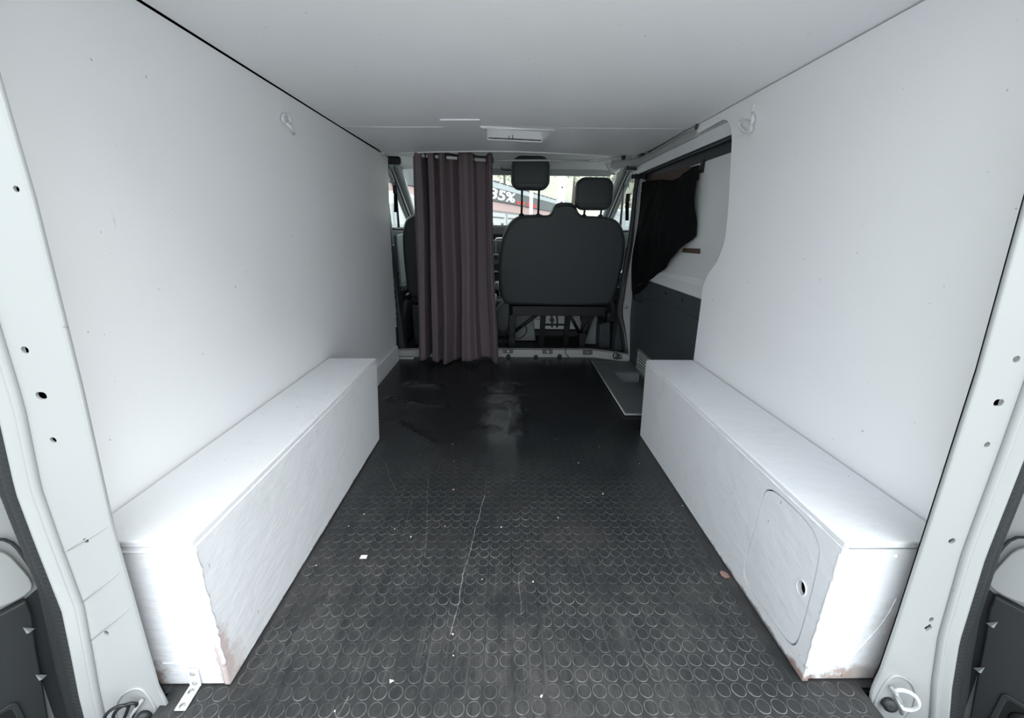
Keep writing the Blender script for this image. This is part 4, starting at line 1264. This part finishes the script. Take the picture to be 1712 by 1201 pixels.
def cab_door(name, side, label):
    root = thing(name, label, 'van door', (side * 0.91, 3.6, -0.2), kind='structure')
    P = lambda a, b: (side * 0.905, a, b)
    win = catmull([(3.13, 0.92), (3.13, 1.10), (3.14, 1.28), (3.19, 1.325), (3.30, 1.335), (3.40, 1.315), (3.55, 1.22), (3.80, 1.06), (4.02, 0.92), (3.6, 0.91)], 3)
    MB().plate([(3.10, -0.25), (4.22, -0.25), (4.22, 0.90), (3.42, 1.385), (3.10, 1.385)], [win], P, (side * 0.03, 0, 0)).build('door_shell', M['rubber'], root)
    MB().tube([(side * 0.897, a, b) for a, b in win], 0.012, 6, True).build('window_gasket', M['rubber'], root)
    fr = [(3.24, 1.352), (3.36, 1.345), (3.52, 1.252), (3.78, 1.085), (4.06, 0.91)]
    MB().tube([(side * 0.893, a, b) for a, b in fr], 0.011, 6).build('frame_strip', M['galv'], root)
    MB().add([(side * 0.915, a, b) for a, b in win], [list(range(len(win)))]).build('pane', M['glass'], root)
    MB().tube([(side * 0.90, 3.50, 0.91), (side * 0.90, 3.49, 1.255)], 0.010, 6).build('quarter_bar', M['rubber'], root)
    MB().plate([(3.11, 0.02), (4.16, 0.02), (4.16, 0.88), (3.11, 0.90)], [], lambda a, b: (side * 0.885, a, b), (side * 0.02, 0, 0)).build('inner_trim', M['dark_plastic'], root, bevel=0.006)
    MB().prism([(side * 0.884, 3.30, 0.86), (side * 0.884, 3.52, 0.87), (side * 0.884, 3.62, 0.50), (side * 0.884, 3.34, 0.47)], (side * -0.018, 0, 0)).build('insert_panel', M['grey_plastic'], root, bevel=0.006)
    MB().box((side * 0.855, 3.50, 0.46), (0.06, 0.55, 0.05)).build('armrest', M['dark_plastic'], root, bevel=0.012)
    MB().tube([(side * 0.83, 3.32, 0.40), (side * 0.83, 3.70, 0.40)], 0.008, 6).build('door_pocket', M['light_plastic'], root)
    MB().prism([(side * 0.884, 3.15, 0.03), (side * 0.884, 3.75, 0.03), (side * 0.884, 3.60, 0.30), (side * 0.884, 3.36, 0.36), (side * 0.884, 3.18, 0.18)], (side * -0.05, 0, 0)).build('speaker_bulge', M['dark_plastic'], root, bevel=0.02)
    MB().tube([(side * 0.868, 3.20, 0.62), (side * 0.858, 3.22, 0.58), (side * 0.868, 3.22, 0.52)], 0.007, 6).build('door_pull', M['chrome'], root)
    # outside mirror
    return root


cab_door('door_1', -1, 'driver door with window, seen past the curtain edge')
cab_door('door_2', 1, 'passenger door with window beside the bench seat')

for side, lab in ((-1, 'black seat belt hanging on the pillar beside the curtain'), (1, 'black seat belt hanging on the pillar beside the bench headrest')):
    bl = thing('seat_belt', lab, 'seat belt', (side * 0.84, 3.05, 0.5), 'seat belts')
    u0 = 1049.5 if side > 0 else 660.5
    v0 = 331 if side > 0 else 317
    p0 = PY(u0, v0, 3.02)
    MB().box(p0, (0.030, 0.02, 0.055)).build('guide', M['black'], bl, bevel=0.008)
    d = PY(u0 - side * 1, v0 + 38, 3.03)
    MB().prism([p0 + Vector((-0.012, 0.012, 0)), p0 + Vector((0.012, 0.012, 0)), d + Vector((0.012, 0.0, 0)), d + Vector((-0.012, 0.0, 0))], (0, 0.003, 0)).build('webbing', M['black_cloth'], bl)

# ------------------------------------------------------------------ seats


def headrest(parent, c, s, posts, z0, label=None):
    c = Vector(c)

    def tp(p):
        k = p.z / s[2] + 0.5
        f = 0.90 + 0.12 * math.sin(math.pi * min(1, k * 0.75 + 0.12))
        if k > 0.9:
            f *= 0.90
        return (p.x * f, p.y * (1.05 - 0.25 * k), p.z)
    mb = MB()
    n = 10
    sh = rrect(-s[0] / 2, -s[2] / 2, s[0] / 2, s[2] / 2, 0.058, 6)
    mb.prism([Vector((a * (1.0 + 0.07 * math.sin(math.pi * (0.5 - b / s[2]))) * (1 - 0.05 * (b / s[2] + 0.5)), -s[1] / 2, b)) for a, b in sh], (0, s[1], 0))
    mb.map(lambda p: p + c)
    h = mb.build('headrest', M['seat'], parent, bevel=0.030, seg=5, ang=60, smooth=True)
    MB().tube([c + Vector((-s[0] * 0.42, -s[1] / 2 - 0.001, -s[2] * 0.30)), c + Vector((0, -s[1] / 2 - 0.002, -s[2] * 0.31)), c + Vector((s[0] * 0.42, -s[1] / 2 - 0.001, -s[2] * 0.30))], 0.0018, 5).build('seam', M['seat'], h)
    for px in posts:
        MB().tube([(px, c.y, c.z - s[2] / 2 + 0.02), (px, c.y + 0.02, z0)], 0.0075, 10).build('post', M['frame_black'], h)
        MB().lathe(((0.020, 0), (0.020, 0.010), (0.012, 0.018)), (px, c.y + 0.02, z0 - 0.004), (0, 0, 1), 12).build('post_collar', M['black'], h)
    return h


bench = thing('passenger_bench_seat', 'charcoal two-seat passenger bench seen from behind with two headrests', 'seat', (0.38, 3.25, 0))
sil = [(-0.045, 0.385), (-0.075, 0.46), (-0.088, 0.60), (-0.075, 0.76), (-0.045, 0.88), (0.0, 0.955), (0.06, 0.995), (0.15, 1.006), (0.26, 1.008), (0.288, 1.030), (0.305, 1.070), (0.335, 1.089),
       (0.385, 1.092), (0.43, 1.087), (0.455, 1.065), (0.475, 1.030), (0.51, 1.008), (0.60, 1.004), (0.70, 0.998), (0.765, 0.965), (0.805, 0.91), (0.828, 0.83), (0.832, 0.72), (0.818, 0.58), (0.800, 0.46),
       (0.785, 0.40), (0.755, 0.372), (0.60, 0.362), (0.38, 0.358), (0.15, 0.362), (0.0, 0.368)]
sil = catmull(sil, 3)
sh = lambda p: (p.x, p.y - (p.z - 0.36) * 0.11, p.z)
back = MB().prism([(a, 3.10, b) for a, b in sil], (0, 0.14, 0)).map(sh).build('backrest', M['seat'], bench, bevel=0.022, seg=5, ang=60, smooth=True)
# flat rear panel of the back, slightly inset from the outline, and the belt hump cap
inn = [(0.385 + (a - 0.385) * 0.955, 0.70 + (b - 0.70) * 0.955) for a, b in sil]
MB().prism([(a, 3.098, b) for a, b in inn], (0, 0.03, 0)).map(sh).build('back_panel', M['seat'], back, bevel=0.004, ang=60, smooth=None)
MB().tube([sh(Vector((a, 3.096, b))) for a, b in ((0.322, 1.055), (0.345, 1.066), (0.385, 1.069), (0.42, 1.066), (0.445, 1.055))], 0.004, 6).build('belt_slot', M['black'], back)
MB().tube([sh(Vector((a, 3.155, b))) for a, b in sil[9:24]], 0.006, 6).build('pale_rim', M['seat_trim'], back)
headrest(bench, (0.133, 3.06, 1.276), (0.256, 0.10, 0.215), (0.078, 0.196), 1.004)
headrest(bench, (0.577, 3.06, 1.150), (0.256, 0.10, 0.212), (0.522, 0.640), 1.002)
MB().prism([(0.0, 3.18, 0.335), (0.78, 3.18, 0.335), (0.78, 3.66, 0.37), (0.0, 3.66, 0.37)], (0, 0, 0.11)).build('cushion', M['seat'], bench, bevel=0.03, seg=4, smooth=True)
MB().span((0.02, 3.12, 0.275), (0.74, 3.16, 0.350)).build('cross_beam', M['frame_black'], bench, bevel=0.004)
MB().span((0.02, 3.14, 0.325), (0.76, 3.60, 0.338)).build('seat_pan', M['frame_black'], bench)
for x, w in ((0.262, 0.042), (0.455, 0.045)):
    MB().prism([(x - w / 2, 3.13, 0.30), (x + w / 2, 3.13, 0.30), (x + w / 2 - 0.006, 3.17, 0.0), (x - w / 2 - 0.004, 3.17, 0.0)], (0, 0.03, 0)).build('leg', M['frame_black'], bench, bevel=0.003)
for pts, r in (([(0.24, 3.15, 0.30), (0.03, 3.17, 0.13)], 0.014), ([(0.47, 3.15, 0.28), (0.57, 3.2, 0.11)], 0.014), ([(0.66, 3.16, 0.30), (0.60, 3.22, 0.04)], 0.012), ([(0.62, 3.15, 0.28), (0.56, 3.2, 0.10)], 0.012),
               ([(0.68, 3.15, 0.28), (0.76, 3.2, 0.215)], 0.008)):
    MB().tube(pts, r, 8).build('brace', M['frame_black'], bench)
for x in (0.02, 0.575):
    MB().span((x - 0.025, 3.12, 0.0), (x + 0.025, 3.17, 0.28 if x < 0.1 else 0.14)).build('leg', M['frame_black'], bench, bevel=0.004)
MB().tube([(0.262, 3.15, 0.20), (0.455, 3.15, 0.20)], 0.008, 8).build('tie_bar', M['frame_black'], bench)
for x in (0.335, 0.375):
    MB().tube([(x - 0.01, 3.16, 0.28), (x, 3.16, 0.24), (x, 3.16, 0.175)], 0.007, 6).build('spring_hook', M['frame_black'], bench)
MB().lathe(((0.018, 0), (0.018, 0.02)), (0.332, 3.16, 0.235), (0, -1, 0), 10).build('spring_knob', M['frame_black'], bench)
MB().box((0.80, 3.16, 0.26), (0.085, 0.06, 0.07)).build('hinge_block', M['black'], bench, bevel=0.012)
MB().prism([(-0.10, 3.14, 0.16), (-0.105, 3.14, 0.30), (-0.05, 3.14, 0.37), (0.0, 3.14, 0.37), (0.0, 3.14, 0.14), (-0.04, 3.14, 0.12)], (0, 0.25, 0)).build('side_cover', M['dark_plastic'], bench, bevel=0.012)
MB().prism([(0.63, 3.3, 0.0), (0.66, 3.3, 0.29), (0.72, 3.3, 0.29), (0.74, 3.3, 0.0)], (0, 0.3, 0)).build('inner_base', M['grey_plastic'], bench, bevel=0.008)
MB().prism([(0.72, 3.17, 0.0), (0.715, 3.17, 0.20), (0.80, 3.17, 0.22), (0.82, 3.17, 0.0)], (0, 0.4, 0)).build('outer_base', M['dark_plastic'], bench, bevel=0.012)
MB().prism([(0.05, 3.40, 0.0), (0.05, 3.40, 0.24), (0.20, 3.40, 0.24), (0.23, 3.40, 0.0)], (0, 0.2, 0)).build('jack_box', M['grey_plastic'], bench, bevel=0.01)

drv = thing('driver_seat', 'charcoal driver seat mostly hidden by the aubergine curtain', 'seat', (-0.52, 3.3, 0))
sd_ = catmull([(-0.765, 0.42), (-0.785, 0.55), (-0.785, 0.80), (-0.765, 0.93), (-0.72, 0.985), (-0.62, 1.005), (-0.42, 1.005), (-0.32, 0.985), (-0.28, 0.93), (-0.265, 0.80), (-0.265, 0.55), (-0.285, 0.42), (-0.40, 0.38), (-0.65, 0.38)], 4)
db = MB().prism([(a, 3.14, b) for a, b in sd_], (0, 0.13, 0)).map(lambda p: (p.x, p.y - (p.z - 0.4) * 0.10, p.z)).build('backrest', M['seat'], drv, bevel=0.03, seg=5, ang=60, smooth=True)
MB().tube([(a, 3.20 - (b - 0.4) * 0.10, b + 0.003) for a, b in sd_[8:28]], 0.007, 6).build('pale_rim', M['light_plastic'], db)  # pale colour paints the light along the top rim of the backrest
headrest(drv, (-0.525, 3.10, 1.145), (0.25, 0.10, 0.19), (-0.58, -0.47), 1.0)
MB().prism([(-0.78, 3.22, 0.34), (-0.27, 3.22, 0.34), (-0.27, 3.70, 0.38), (-0.78, 3.70, 0.38)], (0, 0, 0.11)).build('cushion', M['seat'], drv, bevel=0.03, seg=4, smooth=True)
MB().prism([(-0.77, 3.22, 0.0), (-0.77, 3.62, 0.0), (-0.77, 3.66, 0.34), (-0.77, 3.20, 0.34)], (0.49, 0, 0)).build('base', M['dark_plastic'], drv, bevel=0.015)

# loose leads on the cab floor, one lead for each run seen under the bench
for pts, lab in (([(832, 560), (845, 553), (852, 560), (868, 566), (880, 556), (878, 545), (868, 545)], 'thin black lead looping under the bench'),
                 ([(833, 575), (842, 566), (846, 556), (850, 545)], 'short black lead beside the curtain hem'),
                 ([(832, 571), (838, 574), (843, 580)], 'black lead end lying on the cross sill')):
    o = MB().tube([PY(u, v, 3.06) for u, v in catmull(pts, 4, False)], 0.0045, 6).build('power_lead', M['black'])
    tag(o, lab, 'cable', 'leads under the bench')
o = MB().tube([PY(u, v, 2.925) for u, v in catmull([(947, 582), (945, 587), (946, 592), (951, 597)], 4, False)], 0.003, 6).build('wire_loop', M['black'])
tag(o, 'thin black wire hanging over the middle of the cross sill', 'wire')

# printed white sheet lying on the sloping toe board
pp = thing('paper_sheet', 'white printed paper sheet on the footwell slope beyond the bench legs', 'paper', (0.45, 3.9, 0.0))
sl = lambda x, k: (x, 3.84 + 0.28 * k, 0.004 + 0.24 * k)
MB().prism([sl(0.20, 0), sl(0.70, 0), sl(0.70, 1), sl(0.20, 1)], (0, 0.004, 0.004)).build('sheet', M['paper'], pp)
for k, (a, b) in enumerate(((0.25, 0.33), (0.24, 0.34), (0.25, 0.33), (0.40, 0.47), (0.41, 0.55), (0.44, 0.5))):
    t0 = 0.30 + 0.09 * k
    MB().prism([Vector(sl(a, t0)) + Vector((0, -0.002, 0.003)), Vector(sl(b, t0)) + Vector((0, -0.002, 0.003)), Vector(sl(b, t0 + 0.025)) + Vector((0, -0.002, 0.003)), Vector(sl(a, t0 + 0.025)) + Vector((0, -0.002, 0.003))], (0, 0.001, 0.001)).build(
        'printed_line', M['grey_plastic'], pp)

# ------------------------------------------------------------------ litter on the studded floor


def scrap(name, u, v, w, d, ang, mat, label, cat, group=None, pts=None):
    p = PZ(u, v, 0)
    pts = pts or [(-0.5, -0.4), (0.45, -0.5), (0.5, 0.4), (-0.4, 0.5)]
    ca, sa = math.cos(ang), math.sin(ang)
    z0 = floor_h(p.x, p.y) + 0.0016
    ring = [(p.x + (a * w * ca - b * d * sa), p.y + (a * w * sa + b * d * ca), z0 + 0.0012 * math.sin(7 * a + 3 * b) ** 2) for a, b in pts]
    o = MB().prism(ring, (0, 0, 0.0007)).build(name, mat)
    tag(o, label, cat, group)


scrap('paper_scrap', 608, 933, 0.020, 0.015, 0.1, M['paper'], 'largest white paper scrap on the studded floor near the plain box', 'paper')
scrap('paper_scrap', 655, 1140, 0.010, 0.010, 0.5, M['paper'], 'small white triangular scrap on the studded floor near the tailgate', 'paper', pts=[(-0.5, -0.4), (0.5, -0.2), (-0.3, 0.5)])
scrap('dry_leaf', 1211, 962, 0.022, 0.026, 0.3, M['leaf_pink'], 'pinkish dry leaf on the floor against the hatch box', 'leaf', pts=[(-0.5, 0.0), (-0.3, -0.45), (0.3, -0.5), (0.5, 0.1), (0.1, 0.5), (-0.3, 0.4)])
scrap('dry_leaf', 758, 820, 0.010, 0.014, 0.3, M['leaf_pink'], 'tiny pinkish flake on the floor beside the long scratch', 'leaf', pts=[(-0.5, 0.0), (0.0, -0.5), (0.5, 0.1), (0.1, 0.5)])
for k, (u, v) in enumerate(((583, 881), (660, 886), (744, 881), (838, 883), (806, 970), (891, 976), (905, 1168), (529, 947), (933, 867), (1008, 827), (1141, 847), (757, 1062), (758, 1098), (687, 899), (609, 861), (759, 772), (757, 744), (929, 735), (967, 775), (1002, 748), (1069, 776), (560, 1191))):
    s = random.uniform(0.0025, 0.0055)
    scrap('paint_fleck', u, v, s, s * 1.3, random.uniform(0, 3), M['paper'], 'tiny white paint fleck lying on the studded floor', 'paint fleck', 'paint flecks on the floor',
          [(-0.5, -0.2), (0.1, -0.5), (0.5, 0.2), (-0.1, 0.5)])

# ------------------------------------------------------------------ beyond the windscreen
M['banner'] = simple('dark_grey_banner', (0.085, 0.095, 0.10), 0.6, 0, (0.075, 0.085, 0.09), 0.4)
M['banner_white'] = simple('white_lettering', (0.85, 0.87, 0.87), 0.6)
M['banner_red'] = simple('red_lettering', (0.55, 0.06, 0.05), 0.6)
M['facade'] = simple('white_shop_facade', (0.45, 0.46, 0.46), 0.8, 0, (0.40, 0.41, 0.41), 0.6)
M['pinkwall'] = simple('pale_pink_poster', (0.42, 0.30, 0.29), 0.8, 0, (0.38, 0.28, 0.27), 0.6)
M['far_dark'] = simple('dark_shop_goods', (0.06, 0.065, 0.07), 0.8)
M['roof_edge'] = simple('pale_roof_edge', (0.36, 0.40, 0.42), 0.6)
M['leaf'] = simple('pale_green_leaf', (0.48, 0.49, 0.40), 0.8, 0, (0.22, 0.25, 0.18), 1.2)
M['bark'] = simple('grey_bark', (0.10, 0.085, 0.07), 0.9)
M['hill'] = simple('dry_green_hillside', (0.50, 0.50, 0.42), 0.95, 0, (0.30, 0.32, 0.25), 0.35, 0.6, 2.0, bdist=0.4)
M['van_white'] = simple('pale_van_paint', (0.40, 0.44, 0.45), 0.3)

A0, A1 = Vector((-5.91, 6.0, 0)), Vector((3.72, 32.0, 0))
ad = (A1 - A0)
alen = ad.length
ad.normalize()
an = Vector((-ad.y, ad.x, 0))     # away from the viewer's side


def FP(s, z, d=0.0):
    return A0 + ad * s - an * -d * -1 + Vector((0, 0, z))


shop = thing('shop_building', 'long low shop with a dark discount banner beyond the windscreen', 'building', A0.lerp(A1, 0.5) + Vector((0, 0, GZ)))
s0, s1 = 7.0, alen
BZ0, BZ1 = 2.20, 2.76


def quad(sa, sb, za, zb, d=0.0, th=0.05):
    p = [A0 + ad * sa, A0 + ad * sb, A0 + ad * sb, A0 + ad * sa]
    z = [za, za, zb, zb]
    return MB().prism([q + an * -d + Vector((0, 0, zz)) for q, zz in zip(p, z)], an * th)


quad(s0, s1, GZ, BZ1 + 0.3, 0.0, 3.0).build('wall', M['facade'], shop)
ban = quad(s0, s1, BZ0, BZ1, 0.14, 0.12).build('banner', M['banner'], shop)
quad(s0, s1, BZ1, BZ1 + 0.24, 0.16, 0.14).build('fascia', M['roof_edge'], shop)
for k in range(20):
    quad(s0 + 1.0 * k, s0 + 1.0 * k + 0.55, BZ1 + 0.24, BZ1 + 0.29, 0.18, 0.3).build('roof_tile', M['far_dark'], shop)
quad(s0, s1, BZ0 - 0.40, BZ0 - 0.02, 0.08, 0.06).build('poster_strip', M['pinkwall'], shop)
for k in range(8):
    a = s0 + 0.4 + 2.4 * k
    w = quad(a, a + 2.0, 0.25, BZ0 - 0.5, 0.06, 0.05).build('shop_window', M['facade'], shop)
    for q in range(4):
        quad(a + 0.15 + 0.45 * q, a + 0.45 + 0.45 * q, 0.55 + 0.12 * (q % 2), 1.25 - 0.1 * (q % 3), 0.08, 0.02).build('display', M['far_dark'], w)
    quad(a + 0.1, a + 1.9, BZ0 - 0.72, BZ0 - 0.68, 0.08, 0.02).build('window_bar', M['far_dark'], w)


def lettering(txt, sa, sb, z, hgt, mat, name):
    """letters stretched to fill the banner from sa to sb, cap height hgt"""
    cu_ = bpy.data.curves.new(name, 'FONT')
    cu_.body = txt
    cu_.size = 1.0
    cu_.offset = 0.022
    cu_.shear = 0.15
    cu_.extrude = 0.012
    tmp = bpy.data.objects.new(name, cu_)
    COL.objects.link(tmp)
    bpy.context.view_layer.update()
    me = bpy.data.meshes.new_from_object(tmp.evaluated_get(bpy.context.evaluated_depsgraph_get()))
    bpy.data.objects.remove(tmp)
    me.materials.clear()
    me.materials.append(mat)
    xs = [v.co.x for v in me.vertices]
    ys = [v.co.y for v in me.vertices]
    kx, ky = (sb - sa) / (max(xs) - min(xs)), hgt / (max(ys) - min(ys))
    base = WLOC[ban.name]
    x0, y0 = min(xs), min(ys)
    for v in me.vertices:
        v.co = A0 + ad * (sa + (v.co.x - x0) * kx) - an * (0.15 + v.co.z) + Vector((0, 0, z + (v.co.y - y0) * ky)) - base
    o = bpy.data.objects.new(name, me)
    COL.objects.link(o)
    o.parent = ban
    return o


def s_at(u):
    """arc length along the shop front seen at picture column u"""
    d = _ray(u, 340)
    # CAM + t d  meets  A0 + s ad  in plan
    det = d.x * -ad.y + ad.x * d.y
    bx, by = A0.x - CAM.x, A0.y - CAM.y
    return (d.x * by - d.y * bx) / (d.x * -ad.y + ad.x * d.y) if abs(det) > 1e-9 else 0


lettering('35%', s_at(813), s_at(857), 2.27, 0.46, M['banner_white'], 'lettering')
lettering('sur la ta', s_at(859), s_at(893), 2.225, 0.27, M['banner_red'], 'lettering')

# white posts in the yard
for (u, yy, r, lab) in ((888, 9.0, 0.035, 'thin white post in the yard, seen between the headrest stems'), (938, 7.0, 0.055, 'thick white perforated post in the yard, seen between the headrests')):
    p = PY(u, 340, yy)
    po = thing('yard_post', lab, 'post', (p.x, yy, GZ), 'white yard posts')
    MB().lathe(((r, 0), (r, 4.2 - (1.0 if r < 0.05 else 0))), (p.x, yy, GZ), (0, 0, 1), 10).build('shaft', M['banner_white'], po)
    MB().span((p.x - r * 2.2, yy - r * 2.2, GZ), (p.x + r * 2.2, yy + r * 2.2, GZ + 0.03)).build('foot', M['banner_white'], po)
    if r > 0.05:
        for k in range(7):
            MB().lathe(((0.014, 0), (0.014, 0.006)), (p.x, yy - r, 0.9 + 0.22 * k), (0, -1, 0), 8).build('bolt', M['far_dark'], po)

# small hut with a pale roof
p = PY(922, 345, 48)
ht_ = thing('hut', 'small hut with a pale pitched roof beyond the thin post', 'building', (p.x, 48, GZ))
MB().span((p.x - 1.4, 48, GZ), (p.x + 1.4, 51, 3.5)).build('wall', M['facade'], ht_)
MB().prism([(p.x - 1.7, 47.8, 3.2), (p.x + 1.7, 47.8, 3.6), (p.x + 1.7, 47.8, 4.1), (p.x + 0.9, 47.8, 4.5), (p.x - 1.7, 47.8, 3.4)], (0, 3.6, 0)).build('roof', M['roof_edge'], ht_)

# hillside and trees
rnd = random.Random(3)


def hill(u, v):
    x = -70 + 150 * u
    y = 52 + 60 * v
    h = 26 * v ** 0.8 * (0.75 + 0.25 * math.sin(x * 0.05 + 1)) + 1.2 * math.sin(x * 0.31) * math.sin(y * 0.27) * v
    return (x, y, GZ + h)


o = MB().grid(hill, 60, 30).build('hill', M['hill'])
tag(o, 'pale green wooded hillside filling the windscreen behind the shop', 'hillside', kind='structure')


def tree(x, y, z, h, rw, label):
    t = thing('tree', label, 'tree', (x, y, z), 'trees on the hillside')
    MB().tube([(x, y, z), (x + 0.1, y, z + h * 0.4), (x - 0.1, y, z + h * 0.75)], [0.18, 0.13, 0.05], 7).build('trunk', M['bark'], t)
    mb = MB()
    clumps = [(rnd.gauss(0, 0.45), rnd.gauss(0, 0.45), rnd.uniform(-0.35, 0.4)) for _ in range(9)]
    for _ in range(700):
        c_ = rnd.choice(clumps)
        v_ = Vector((rnd.gauss(0, 1), rnd.gauss(0, 1), rnd.gauss(0, 1))).normalized() * (0.5 * rnd.uniform(0.5, 1) ** 0.5)
        q = Vector((x + (c_[0] + v_.x) * rw, y + (c_[1] + v_.y) * rw, z + h * 0.68 + (c_[2] + v_.z) * h * 0.42))
        a = Vector((rnd.gauss(0, 1), rnd.gauss(0, 1), rnd.gauss(0, 1))).normalized()
        b = a.cross(Vector((rnd.gauss(0, 1), rnd.gauss(0, 1), rnd.gauss(0, 1)))).normalized()
        s_ = rnd.uniform(0.14, 0.30)
        mb.add([q - a * s_, q + b * s_ * 0.6, q + a * s_, q - b * s_ * 0.6], [(0, 1, 2, 3)])
    mb.build('crown', M['leaf'], t)


TR = [(842, 58, 8.5, 3.0, 'bushy pale tree above the banner, left of the raised headrest'), (905, 66, 9.5, 3.0, 'pale tree between the raised headrest and the thick post'), (955, 58, 9.5, 3.0, 'leafy pale tree just past the thick white post'),
      (1012, 66, 9.0, 2.6, 'pale tree above the lower headrest'), (868, 74, 9.0, 3.0, 'distant pale tree behind the raised headrest stems'), (816, 70, 9.0, 3.0, 'distant pale tree beside the curtain edge'),
      (1046, 24, 6.5, 2.2, 'small tree outside the passenger window')]
for u, yy, h, rw, lab in TR:
    p = PY(u, 380, yy)
    zz = GZ
    if yy > 52:
        zz = hill((p.x + 70) / 150, (yy - 52) / 60)[2]
    tree(p.x, yy, zz, h, rw, lab)


# parked vans seen through the side windows
def parked_van(x, y, ang, label):
    t = thing('parked_van', label, 'van', (x, y, GZ))
    R_ = Matrix.Rotation(ang, 3, 'Z')
    T = lambda q: R_ @ q + Vector((x, y, GZ))
    prof = [(-2.3, 0.35), (2.35, 0.35), (2.4, 0.85), (2.25, 1.05), (1.55, 1.2), (0.95, 1.85), (0.6, 1.98), (-2.2, 1.98), (-2.35, 1.8)]
    MB().prism([(-0.95, a, b) for a, b in prof], (1.9, 0, 0)).map(T).build('body', M['van_white'], t, bevel=0.06, seg=3)
    for sx in (-0.955, 0.955):
        MB().prism([(sx, 0.35, 1.2), (sx, 1.40, 1.2), (sx, 0.90, 1.75), (sx, 0.35, 1.78)], (0.012 if sx > 0 else -0.012, 0, 0)).map(T).build('window', M['far_dark'], t)
        for yy in (-1.45, 1.5):
            MB().lathe(((0.33, 0), (0.34, 0.03), (0.33, 0.2)), (sx - (0.17 if sx > 0 else 0.03), yy, 0.34), (1, 0, 0), 18).map(T).build('wheel', M['black'], t)
    MB().prism([(-0.8, 1.57, 1.22), (0.8, 1.57, 1.22), (0.7, 1.02, 1.80), (-0.7, 1.02, 1.80)], (0, 0.02, 0.02)).map(T).build('windscreen', M['far_dark'], t)


parked_van(3.6, 10.5, 0.15, 'pale parked van outside the passenger window')
parked_van(-2.3, 8.4, -0.05, 'pale parked van outside the driver window')
